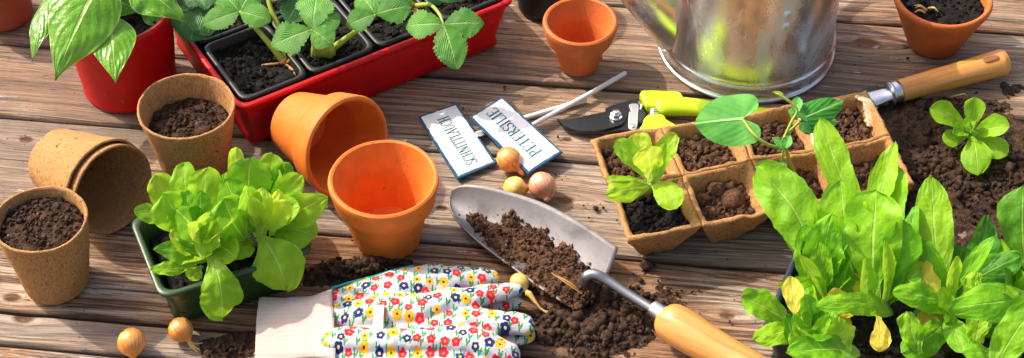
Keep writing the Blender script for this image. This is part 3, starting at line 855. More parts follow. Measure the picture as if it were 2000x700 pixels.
for (i, j), q in PCELL.items():
    dz = depth[(i, j)]
    soil_quad(q, PZ - dz, 70 + i + 4 * j, parent=pt, amp=.006, ng=300, gs=1.3, mat=M['soil_black'] if (i, j) == (0, 0) else M['soil_fibre'], inset=.0075 + dz * .38)
# lumps of pressed soil in the second front cell
rs = np.random.RandomState(4)
for (x, y, rad) in [(1432, 392, .0115), (1398, 370, .010), (1372, 392, .008), (1425, 362, .007)]:
    c = P(x, y, PZ - .016)
    v, f = lathe([(rad * math.sin(a), -rad * .8 * math.cos(a)) for a in np.linspace(.02, 3.12, 18)], 28)
    v = v + nvec(v + x, 120, .0022, 4)
    mk('soil_lump', v + c, f, M['soil_fibre'], pt)
# torn pale paper-like fibre on the far right corner and divider
def torn(pts, w, seed, thick=.0015):
    c = np.array(catmull([P(x, y, z) for x, y, z in pts], 8)); n = len(c); rs = np.random.RandomState(seed)
    L = []
    for i in range(n):
        t_ = c[min(i + 1, n - 1)] - c[max(i - 1, 0)]; t_ /= np.linalg.norm(t_); s = np.cross(t_, [0, 0, 1.0]); s /= np.linalg.norm(s)
        ww = w * (.6 + .5 * rs.rand()) * (math.sin(math.pi * (i + .6) / (n + .2)) ** .4)
        L.append(np.array([c[i] + s * ww * a + np.array([0, 0, thick * (1 - a * a) * (1 if b else -.6)]) for a, b in ((-1, 1), (-.5, 1), (0, 1), (.5, 1), (1, 1), (.5, 0), (0, 0), (-.5, 0))]))
    v, f = loops(L, True, True, True); return v + nvec(v, 160, .0016, 3), f
TORN = [torn([(1672, 188, PZ + .002), (1694, 200, PZ + .002), (1700, 222, PZ - .004), (1700, 250, PZ - .012)], .0080, 1), torn([(1585, 262, PZ + .001), (1600, 300, PZ + .001), (1622, 345, PZ + .001)], .0045, 2), torn([(1556, 200, PZ + .001), (1566, 235, PZ + .001), (1582, 262, PZ + .001)], .004, 3)]
for v, f in TORN: mk('torn_edge', v, f, M['peat_torn'], pt)

# ---------------- tray at the lower right
KZ = .048
k0 = P(1482, 655, KZ); dx = np.array([math.cos(R(-23)), math.sin(R(-23)), 0]); dy = np.array([-dx[1], dx[0], 0])
KQ = [k0, k0 + dx * .30, k0 + dx * .34 + dy * .165, k0 + dy * .165]
kc = sum(KQ) / 4; kc[2] = 0
kt = thing('nursery_tray', 'dark navy nursery tray almost hidden under the tall lettuces at lower right', 'plant tray', kc)
v, f = tray(KQ, 0, KZ, .010, .002, .012, .0035, .005); mk('tray_shell', v, f, M['navy'], kt)
soil_quad(KQ, KZ - .008, 91, parent=kt, amp=.006, ng=1200, mat=M['soil_black'], inset=.011)
# ------------------------------------------------------------------ leaves
def nz(v): return np.asarray(v, float) / (np.linalg.norm(v) + 1e-12)

SHAPES = {  # (p, q, stalk): where the widest point sits, how blunt the ends are
    'lettuce': (1.90, .47, .26), 'romaine': (1.75, .47, .33), 'ovate': (.80, .95, .0), 'leaflet': (1.12, .72, .02), 'spoon': (2.4, .60, .22), 'oblong': (1.1, .5, .1)}

def leaf_mesh(base, tip, width, shape='lettuce', arch=.12, cup=.25, ruffle=.06, roll=0.0, serr=0.0, seed=0, nx=30, ny=10, nhint=None, droop=0.0, twist=0.0, fold=0.0, acute=0.0):
    """one leaf blade between two points; width is half width in metres"""
    rs = np.random.RandomState(seed + 77)
    base, tip = np.asarray(base, float), np.asarray(tip, float)
    L = np.linalg.norm(tip - base); T0 = (tip - base) / L
    toc = nz(CAM - base)
    nh = nz(toc * .75 + np.array([0, 0, .5])) if nhint is None else nz(nhint)
    N0 = nh - T0 * np.dot(nh, T0)
    N0 = nz(N0) if np.linalg.norm(N0) > .05 else nz(np.cross(T0, [1, 0, 0]))
    W0 = np.cross(T0, N0)
    c, s = math.cos(roll), math.sin(roll)
    N1, W1 = N0 * c + W0 * s, W0 * c - N0 * s
    p, q, st = SHAPES[shape]
    if shape in ('lettuce', 'romaine'): p *= rs.uniform(.84, 1.12); q *= rs.uniform(.95, 1.25)
    t = np.linspace(0, 1, nx + 1) ** .9
    ctr = np.outer((1 - t) ** 2, base) + np.outer(2 * t * (1 - t), (base + tip) / 2 + N1 * arch * L + np.array([0, 0, 1]) * arch * L * .3) + np.outer(t ** 2, tip)
    bend = rs.uniform(-.07, .07) if shape in ('lettuce', 'romaine') else 0
    ctr = ctr + np.outer(np.sin(np.pi * t) * bend * L, W1)
    ctr = ctr - np.outer(droop * L * t ** 3, [0, 0, 1])
    w = np.sin(np.pi * np.clip(t, 0, 1) ** p) ** q
    if acute: w = w * (1 - acute * t ** 3)
    w[-1] = .02
    w = np.maximum(w, st * (1 - t) ** .5 * (t < .7) + .015) * width
    w = w * (1 + .07 * np.sin(t * rs.uniform(5, 9) + rs.rand() * 6))
    lob = 0.0 if (serr or acute or shape in ('ovate', 'leaflet')) else (.24 if shape == 'romaine' else .17)
    wl = w * (1 + lob * 1.1 * fbm(np.stack([t * 4.5 + seed, t * 0, t * 0], -1), 3)); wr = w * (1 + lob * 1.1 * fbm(np.stack([t * 4.5 + seed, t * 0 + 9.5, t * 0], -1), 3))
    sgrid = np.linspace(-1, 1, 2 * ny + 1)
    crk = .075 if shape in ('lettuce', 'romaine', 'oblong') else .02
    TT, SS = np.meshgrid(t, sgrid, indexing='ij')
    CR = fbm(np.stack([TT * L / width * 1.7 + seed, SS * 2.3, TT * 0 + seed * .7], -1), 3) * width * crk * 2
    CR *= np.clip(TT * 4, 0, 1)
    V, UV = [], []
    ph = rs.rand(6) * 6.28
    fr = rs.uniform(9, 15)
    fine = 0.0 if (serr or shape == 'ovate') else .028
    wl = wl * (1 + fine * rs.uniform(-1, 1, nx + 1)); wr = wr * (1 + fine * rs.uniform(-1, 1, nx + 1))
    for i, ti in enumerate(t):
        tang = ctr[min(i + 1, nx)] - ctr[max(i - 1, 0)]; tang = nz(tang)
        Nn = nz(N1 - tang * np.dot(N1, tang)); Wn = np.cross(tang, Nn)
        a = twist * (ti - .3); ca, sa = math.cos(a), math.sin(a)
        Nn, Wn = Nn * ca + Wn * sa, Wn * ca - Nn * sa
        for js, s_ in enumerate(sgrid):
            a_ = abs(s_)
            edge = a_ ** 2.2
            ww = wl[i] if s_ > 0 else wr[i]
            if serr:
                k = (ti * nx / 2.0) % 1.0
                ww = ww * (1 + serr * (k - .5) * edge)
            side = 1 if s_ > 0 else -1
            ruf = ruffle * width * edge * (math.sin(fr * ti * 1.0 + ph[0] + side * 1.3) + .45 * math.sin(fr * ti * 2.3 + ph[1] * side)) * min(1, ti * 3)
            lift = cup * ww * a_ ** 1.6 + fold * ww * a_ + ruf
            xx = ww * s_ * (1 - .25 * abs(cup) * a_ - .3 * abs(fold) * a_)
            along = serr * .35 * width * edge * 0
            puck = width * .016 * math.sin(7 * s_ + ph[2]) * math.sin(fr * ti * 1.6 + ph[3])
            V.append(ctr[i] + Wn * xx + Nn * (lift + puck + CR[i, js]) + tang * (ruf * .5 + along))
            UV.append((ti, .5 + .5 * s_))
    n = 2 * ny + 1
    F = [(i * n + j, i * n + j + 1, (i + 1) * n + j + 1, (i + 1) * n + j) for i in range(nx) for j in range(n - 1)]
    return np.array(V), F, np.array(UV)

_leafcount = [0]
def leaf(parent, mat, bx, by, bz, tx, ty, tz, wpx, name='leaf', label=None, **kw):
    """leaf read off the photograph: base pixel and height, tip pixel and height, full width in pixels"""
    b, t = P(bx, by, bz), P(tx, ty, tz)
    _leafcount[0] += 1
    kw.setdefault('seed', _leafcount[0] * 7)
    V, F, UV = leaf_mesh(b, t, wpx / 2 / scale(t), **kw)
    V[:, 2] = np.maximum(V[:, 2], .0012 + .0006 * np.sin(V[:, 0] * 400))
    o = mk(name, V, F, M[mat], parent, uv=UV)
    if label: o['label'] = label
    return o

def stemtube(parent, pts, rad, mat='stem', name='stem', n=10):
    V, F = tube([P(*p) for p in pts], rad, n, 6)
    return mk(name, V, F, M[mat], parent, uv=np.full((len(V), 2), .8))

# ---------------- two heads of lettuce in the green tray
def rosette(parent, c, n, rmin, rmax, z, mats, seed, wid=.016, shape='lettuce', up=.03, a0=0, a1=6.283):
    rs = np.random.RandomState(seed)
    for k in range(n):
        a = a0 + (a1 - a0) * (k + rs.uniform(.2, .8)) / n; r = rs.uniform(rmin, rmax)
        b = np.array([c[0] + math.cos(a) * .006, c[1] + math.sin(a) * .006, z])
        t = np.array([c[0] + math.cos(a) * r, c[1] + math.sin(a) * r, z + up * rs.uniform(.6, 1.2)])
        V, F, UV = leaf_mesh(b, t, wid * rs.uniform(.8, 1.15), shape, arch=rs.uniform(.05, .22), cup=rs.uniform(.0, .25), ruffle=rs.uniform(.04, .10), roll=rs.uniform(-.3, .3), seed=seed * 31 + k, nhint=[-math.cos(a) * .5, -math.sin(a) * .5, 1])
        mk('leaf', V, F, M[mats[k % len(mats)]], parent, uv=UV)

c1 = P(395, 500, .04); c2 = P(508, 452, .04)
h1 = thing('lettuce', 'light green young lettuce head in the left half of the green tray', 'lettuce', c1, 'lettuce heads in the green tray')
h2 = thing('lettuce', 'young lettuce head in the right half of the green tray, one leaf reaching the pots', 'lettuce', c2, 'lettuce heads in the green tray')
L1 = [  # bx,by,bz, tx,ty,tz, w, kw
    ('lettuce', 365, 450, .05, 302, 342, .10, 66, dict(cup=.3, arch=.1)), ('lettuce', 350, 432, .06, 262, 412, .085, 40, dict(cup=.3)),
    ('lettuce', 380, 470, .05, 318, 378, .105, 88, dict(cup=-.15, arch=.2)), ('lettuce', 392, 490, .05, 342, 408, .115, 62, dict(cup=.5)),
    ('lettuce', 410, 505, .05, 300, 488, .075, 52, dict(cup=-.1, arch=.2, shape='oblong', acute=.5)), ('lettuce', 385, 520, .045, 293, 527, .060, 34, dict(cup=.2, acute=.4)),
    ('lettuce_pale', 398, 505, .06, 420, 428, .105, 62, dict(cup=.35, arch=.15)), ('lettuce', 412, 500, .070, 434, 618, .034, 78, dict(cup=-.2, arch=.36, droop=.04)),
    ('lettuce', 400, 470, .06, 358, 318, .11, 60, dict(cup=.4)), ('lettuce', 415, 455, .06, 405, 328, .12, 76, dict(cup=-.12, arch=.1)),
    ('lettuce', 385, 480, .06, 392, 372, .12, 46, dict(cup=.7)), ('lettuce_pale', 402, 485, .06, 366, 438, .11, 40, dict(cup=.8)),
    ('lettuce_pale', 392, 478, .065, 412, 412, .115, 36, dict(cup=.9, roll=.5)), ('lettuce', 372, 470, .06, 368, 372, .105, 44, dict(cup=.5, roll=-.6)),
    ('lettuce', 415, 490, .055, 462, 505, .075, 60, dict(cup=.2, arch=.25)), ('lettuce_pale', 395, 520, .05, 372, 548, .052, 30, dict(cup=.2)),
]
L2 = [
    ('lettuce', 500, 430, .06, 490, 308, .12, 76, dict(cup=.15, arch=.1)), ('lettuce_pale', 468, 400, .06, 461, 287, .13, 36, dict(cup=.5)),
    ('lettuce', 515, 420, .06, 532, 300, .11, 62, dict(cup=.3)), ('lettuce', 525, 415, .06, 566, 318, .105, 50, dict(cup=.3, roll=.4)),
    ('lettuce', 480, 470, .06, 436, 388, .115, 104, dict(cup=-.2, arch=.28, shape='lettuce')), ('lettuce_pale', 508, 460, .065, 512, 368, .125, 56, dict(cup=.7, arch=.05)),
    ('lettuce_pale', 515, 455, .065, 545, 370, .115, 34, dict(cup=.9, roll=.7)), ('lettuce_pale', 530, 460, .06, 566, 392, .11, 46, dict(cup=.4, roll=.5)),
    ('lettuce', 535, 450, .055, 640, 386, .10, 72, dict(cup=.35, arch=.05, acute=.3, roll=.3)), ('lettuce', 525, 455, .05, 616, 462, .062, 74, dict(cup=-.1, arch=.25)),
    ('lettuce', 508, 462, .068, 560, 564, .036, 94, dict(cup=-.2, arch=.36, droop=.02)), ('lettuce', 530, 440, .06, 590, 342, .105, 52, dict(cup=.4)),
    ('lettuce', 495, 455, .06, 480, 362, .13, 54, dict(cup=.8)), ('lettuce_pale', 503, 452, .065, 492, 382, .125, 34, dict(cup=1.0)),
    ('lettuce', 470, 440, .06, 440, 350, .12, 60, dict(cup=.3)), ('lettuce', 490, 470, .05, 448, 506, .065, 60, dict(cup=.1, arch=.3)), ('lettuce', 520, 440, .06, 585, 405, .09, 60, dict(cup=.2)),
]
for par, LL in ((h1, L1), (h2, L2)):
    for m, bx, by, bz, tx, ty, tz, w, kw in LL:
        kw['cup'] = kw.get('cup', .2) * .5; kw.setdefault('ruffle', .13); kw.setdefault('twist', math.sin(tx * 7.7) * .5); leaf(par, m if math.sin(tx * 3.1 + ty) > -.5 or m != 'lettuce' else 'lettuce_deep', bx, by, bz, tx, ty, tz, w * 1.06, **kw)
rosette(h1, c1, 6, .022, .042, .045, ['lettuce', 'lettuce_pale'], 5, .017, up=.05)
rosette(h2, c2, 6, .022, .042, .048, ['lettuce', 'lettuce_pale'], 6, .017, up=.05)
for par, c in ((h1, c1), (h2, c2)):
    v, f = lathe([(.0001, -.006), (.006, -.004), (.007, .004), (.003, .014), (.0001, .016)], 16); mk('stump', v + c, f, M['lettuce_pale'], par, uv=np.full((len(v), 2), .3))

# ---------------- glossy leaved plant in the red pot
pc_ = np.array([RED[0][0], RED[0][1], RED[2] * .84])
pp = thing('pepper_plant', 'plant with big glossy pointed leaves growing in the round red pot', 'potted plant', pc_)
for m, bx, by, bz, tx, ty, tz, w, kw in [
    ('pepper', 206, -55, .155, 108, 158, .105, 158, dict(shape='ovate', acute=.55, arch=.16, cup=-.22, ruffle=.04)),
    ('pepper', 215, 30, .125, 226, 163, .105, 104, dict(shape='ovate', acute=.55, arch=.12, cup=-.15, ruffle=.03)),
    ('pepper', 108, -20, .125, 62, 124, .10, 62, dict(shape='ovate', acute=.5, arch=.14, cup=-.3, roll=.5, ruffle=.04)),
    ('pepper', 250, -45, .15, 364, 47, .12, 96, dict(shape='ovate', acute=.55, arch=.16, cup=-.25, ruffle=.09)),
    ('pepper', 205, -5, .11, 275, 22, .10, 60, dict(shape='ovate', acute=.3, arch=.1, cup=-.1)),
    ('pepper', 275, 5, .10, 345, 48, .085, 62, dict(shape='ovate', acute=.2, arch=.1, cup=-.1)),
    ('pepper', 190, -20, .12, 175, 60, .10, 70, dict(shape='ovate', acute=.5, arch=.1, cup=-.1)),
    ('pepper', 225, -60, .15, 290, -120, .14, 100, dict(shape='ovate', acute=.5, arch=.1, cup=-.1)),
    ('pepper', 200, -60, .15, 120, -130, .14, 100, dict(shape='ovate', acute=.5, arch=.1, cup=-.1))]:
    leaf(pp, m, bx, by, bz, tx, ty, tz, w, **kw)
stemtube(pp, [(222, 30, .085), (218, -10, .11), (212, -55, .15)], [.0035, .003, .002])
stemtube(pp, [(220, 10, .10), (214, 22, .123), (215, 34, .126)], [.002, .0016, .0012])
stemtube(pp, [(221, 0, .10), (160, -20, .12), (110, -20, .126)], [.002, .0016, .0012])
stemtube(pp, [(221, 0, .10), (250, -5, .10), (276, 5, .10)], [.002, .0016, .0012])
stemtube(pp, [(221, 0, .10), (245, -30, .13), (250, -45, .15)], [.002, .0016, .0012])

# ---------------- strawberry plants
def trifoliate(par, cx, cy, cz, leaves, mat='strawberry'):
    for i, (tx, ty, tz, w) in enumerate(leaves):
        leaf(par, mat, cx, cy, cz, tx, ty, tz, w * 1.16, name='leaflet', shape='leaflet', serr=.24, nx=26, ny=7, arch=.12, cup=-.12, fold=.10, ruffle=.02)
def straw(label, crown, z=.058):
    return thing('strawberry_plant', label, 'strawberry plant', P(crown[0], crown[1], z), 'strawberry plants in the red tray')
s1 = straw('strawberry plant in the front left cell of the red tray, brown runners at its foot', (556, 122))
trifoliate(s1, 468, 23, .100, [(396, 50, .095, 46), (530, 42, .095, 48), (425, -22, .105, 44), (500, -30, .105, 46)])
stemtube(s1, [(556, 124, .056), (528, 88, .075), (493, 48, .092), (470, 24, .0995)], [.0038, .0030, .0023, .0015])
stemtube(s1, [(560, 120, .056), (552, 70, .08), (528, 15, .10), (520, -30, .115)], [.0038, .0030, .0024, .0018])
stemtube(s1, [(566, 122, .056), (575, 95, .075), (572, 60, .09)], [.003, .0024, .0016])
trifoliate(s1, 522, -28, .118, [(470, -60, .12, 46), (570, -60, .12, 46), (560, -10, .115, 44)])
for pts in ([(556, 124, .058), (530, 126, .061), (512, 127, .059)], [(560, 128, .058), (572, 138, .060), (577, 148, .059)], [(562, 122, .060), (572, 112, .066), (576, 106, .066)]):
    stemtube(s1, pts, [.0016, .0014, .0008], 'stem_brown', 'runner')
v, f = lathe([(.0001, -.002), (.0042, -.001), (.0045, .003), (.003, .007), (.0001, .008)], 14)
mk('crown', v + P(556, 126, .055), f, M['stem_brown'], s1)
s2 = straw('strawberry plant in the second front cell of the red tray, with three thick stalks', (630, 105))
trifoliate(s2, 609, 58, .110, [(529, 92, .102, 56), (650, 88, .102, 50), (620, -14, .118, 62), (664, 28, .108, 44)])
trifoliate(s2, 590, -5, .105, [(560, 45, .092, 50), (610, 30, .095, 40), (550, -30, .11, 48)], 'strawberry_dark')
for pts in ([(624, 108, .057), (614, 84, .08), (609, 60, .109)], [(630, 108, .057), (610, 50, .085), (592, -4, .104)], [(636, 106, .057), (672, 78, .075), (708, 52, .09), (733, 30, .10)], [(630, 110, .057), (622, 60, .09), (600, -40, .12)]):
    stemtube(s2, pts, [.0045, .0030] + [.0022] * (len(pts) - 3) + [.0014])
for k in range(5):
    stemtube(s2, [(616 + 8 * k, 112, .055), (615 + 8 * k, 96, .068), (612 + 9 * k, 84, .076)], [.0045, .004, .001])
trifoliate(s2, 733, 28, .101, [(676, 52, .094, 42), (805, 12, .10, 54), (702, -12, .106, 46), (765, -25, .106, 44)])
s3 = straw('strawberry plant whose leaf hangs over the front wall of the red tray', (800, 10))
trifoliate(s3, 866, 48, .098, [(791, 52, .090, 52), (946, 47, .092, 52), (893, 136, .072, 62)])
stemtube(s3, [(810, 12, .058), (840, 10, .085), (858, 28, .098), (866, 48, .0975)], [.003, .002, .0016, .0012])
stemtube(s3, [(806, 12, .058), (818, 25, .062), (805, 22, .064)], [.002, .0018, .001], 'stem_brown', 'runner')
stemtube(s3, [(812, 14, .058), (770, -20, .09), (760, -60, .11)], [.003, .002, .0014])
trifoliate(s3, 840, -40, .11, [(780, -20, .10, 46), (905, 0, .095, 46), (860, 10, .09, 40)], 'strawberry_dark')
s4 = straw('dark leaved strawberry plant at the left end of the red tray, beside the red pot', (440, 10))
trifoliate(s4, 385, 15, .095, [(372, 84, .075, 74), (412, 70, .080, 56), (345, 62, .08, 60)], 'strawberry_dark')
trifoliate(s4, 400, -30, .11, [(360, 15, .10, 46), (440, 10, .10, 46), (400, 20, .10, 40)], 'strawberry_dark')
stemtube(s4, [(432, 20, .058), (405, -10, .08), (385, 14, .094)], [.003, .002, .0014])
stemtube(s4, [(436, 12, .058), (420, -20, .09), (400, -32, .11)], [.003, .002, .0014])
s5 = straw('strawberry plant of the right end of the red tray, hardly in the picture', (930, -20))
trifoliate(s5, 945, -45, .10, [(900, -20, .09, 46), (985, -22, .09, 46), (945, -8, .085, 40)])
stemtube(s5, [(930, -18, .058), (938, -40, .08), (945, -46, .10)], [.003, .002, .0014])

# ---------------- seedling on the loose soil
sd = thing('lettuce_seedling', 'small lettuce seedling standing in the loose soil at the right edge', 'seedling', P(1896, 266, .006), 'lettuce seedlings')
for tx, ty, tz, w, kw in [(1816, 212, .046, 50, dict(cup=.35, shape='spoon', arch=.22)), (1906, 190, .052, 46, dict(cup=.4, shape='spoon', arch=.12)), (1972, 248, .048, 56, dict(cup=.35, shape='spoon', arch=.2)),
                      (1966, 305, .022, 48, dict(cup=-.1, shape='spoon', arch=.2)), (1910, 343, .020, 56, dict(cup=-.1, shape='spoon', arch=.35)), (1842, 276, .024, 36, dict(cup=-.1, shape='spoon', arch=.2)),
                      (1862, 262, .044, 34, dict(cup=.3, arch=.1)), (1902, 238, .050, 34, dict(cup=.6)), (1886, 248, .046, 30, dict(cup=.6))]:
    leaf(sd, 'lettuce', 1895, 266, .013, tx, ty, tz, w, **kw)
stemtube(sd, [(1896, 270, .0), (1896, 267, .012)], [.003, .003])
# ---------------- seedling in the first peat cell
sd = thing('lettuce_seedling', 'small lettuce seedling growing from the front left cell of the peat tray', 'seedling', P(1270, 372, .040), 'lettuce seedlings')
for m, tx, ty, tz, w, kw in [('lettuce', 1200, 276, .090, 48, dict(cup=.25, shape='lettuce')), ('lettuce_pale', 1240, 260, .088, 50, dict(cup=.2, shape='lettuce')), ('lettuce', 1322, 262, .088, 46, dict(cup=.3, shape='lettuce')),
                         ('lettuce_pale', 1262, 287, .105, 62, dict(cup=.1, arch=.0, shape='lettuce')), ('lettuce', 1182, 352, .078, 26, dict(cup=.2, shape='oblong', roll=.7)), ('lettuce', 1184, 382, .072, 50, dict(cup=-.15, shape='lettuce', arch=.25)),
                         ('lettuce', 1322, 408, .066, 58, dict(cup=-.15, shape='lettuce', arch=.3)), ('lettuce', 1300, 280, .095, 36, dict(cup=.6))]:
    kw.setdefault('arch', .1); leaf(sd, m, 1272, 362, .054, tx, ty, tz, w, **kw)
stemtube(sd, [(1272, 376, .038), (1272, 362, .055)], [.0035, .0040])

# ---------------- bean seedlings
def heart(parent, mat, ax, ay, az, tx, ty, tz, w, lobe=.30, cup=-.15, seed=1, name='leaf', lift=0.0, fold=0.0):
    """heart shaped blade: stalk joins in the notch, lobes reach back past it"""
    A, T = P(ax, ay, az), P(tx, ty, tz); L = np.linalg.norm(T - A); d = (T - A) / L
    toc = nz(CAM - A); N = nz(toc * .8 + np.array([0, 0, .5])); N = nz(N - d * np.dot(N, d)); W = np.cross(d, N); hw = w / 2 / scale(A)
    rs = np.random.RandomState(seed); ph = rs.rand(3) * 6
    half = [(1.0, 0, 0), (.93, .07, 0), (.87, .28, 0), (.70, .66, 0), (.38, .93, 0), (.0, 1.0, 0), (-.62 * lobe, .90, 0), (-lobe * .80, .55, 0), (-lobe * .66, .28, 0), (-lobe * .25, .09, 0), (.015, .0, 0)]
    hp = np.array(catmull(half, 6))[:, :2]
    out = np.concatenate([hp, hp[-2:0:-1] * [1, -1]]); na, nr = len(out), 12
    V = [A]; UV = [(0.25, .5)]
    for k in range(1, nr + 1):
        for i in range(na):
            al, ac = out[i]; th = 6.283 * i / na; rr = k / nr; e = rr ** 2
            xx, yy = al * L * rr, ac * hw * rr
            h = cup * hw * (ac * rr) ** 2 + .06 * hw * e * math.sin(4 * th + ph[0]) + .03 * hw * e * math.sin(9 * th + ph[1]) + lift * L * (al * rr) ** 2 + fold * hw * abs(ac * rr)
            V.append(A + d * xx + W * yy + N * h); UV.append((.25 + .7 * al * rr, .5 + .5 * ac * rr))
    F = [(0, 1 + i, 1 + (i + 1) % na) for i in range(na)]
    for k in range(nr - 1):
        for i in range(na):
            a = 1 + k * na + i; b = 1 + k * na + (i + 1) % na; F.append((a, a + na, b + na, b))
    return mk(name, V, F, M[mat], parent, uv=np.array(UV))
bn = thing('bean_seedling', 'bean seedling with one big heart shaped leaf spread over the peat tray', 'seedling', P(1556, 345, .035))
heart(bn, 'bean', 1450, 232, .098, 1351, 241, .090, 106, lobe=.42, seed=3, cup=-.12)
heart(bn, 'bean_dark', 1568, 232, .098, 1650, 196, .095, 62, lobe=.2, seed=4, cup=-.25)
heart(bn, 'bean', 1572, 236, .098, 1640, 238, .075, 50, lobe=.25, seed=5, cup=-.2)
leaf(bn, 'bean', 1555, 235, .098, 1560, 190, .106, 22, cup=.3)
for pts, r in (([(1556, 348, .032), (1540, 310, .060), (1533, 275, .085), (1532, 268, .09)], [.0022, .0019, .0015, .0012]), ([(1533, 290, .078), (1500, 283, .088), (1472, 262, .096), (1450, 232, .0975)], [.0016, .0016, .0014, .001]),
               ([(1534, 278, .083), (1545, 255, .092), (1568, 233, .098)], [.0016, .0015, .0012]), ([(1530, 272, .086), (1545, 240, .10), (1556, 212, .11), (1520, 184, .12)], [.0014, .0014, .0012, .0016]),
               ([(1520, 345, .04), (1526, 320, .06), (1531, 285, .08)], [.0014, .0013, .0012])):
    stemtube(bn, pts, r)
leaf(bn, 'bean', 1532, 290, .082, 1508, 268, .088, 20, cup=.4, shape='ovate'); leaf(bn, 'bean', 1534, 290, .084, 1542, 262, .09, 22, cup=.3, shape='ovate')
leaf(bn, 'bean', 1528, 348, .060, 1523, 318, .068, 30, cup=.5, shape='lettuce'); leaf(bn, 'lettuce_pale', 1530, 186, .118, 1508, 180, .122, 9, cup=.5, shape='ovate')
leaf(bn, 'bean_dark', 1480, 378, .048, 1500, 372, .052, 10, cup=.5, shape='oblong')

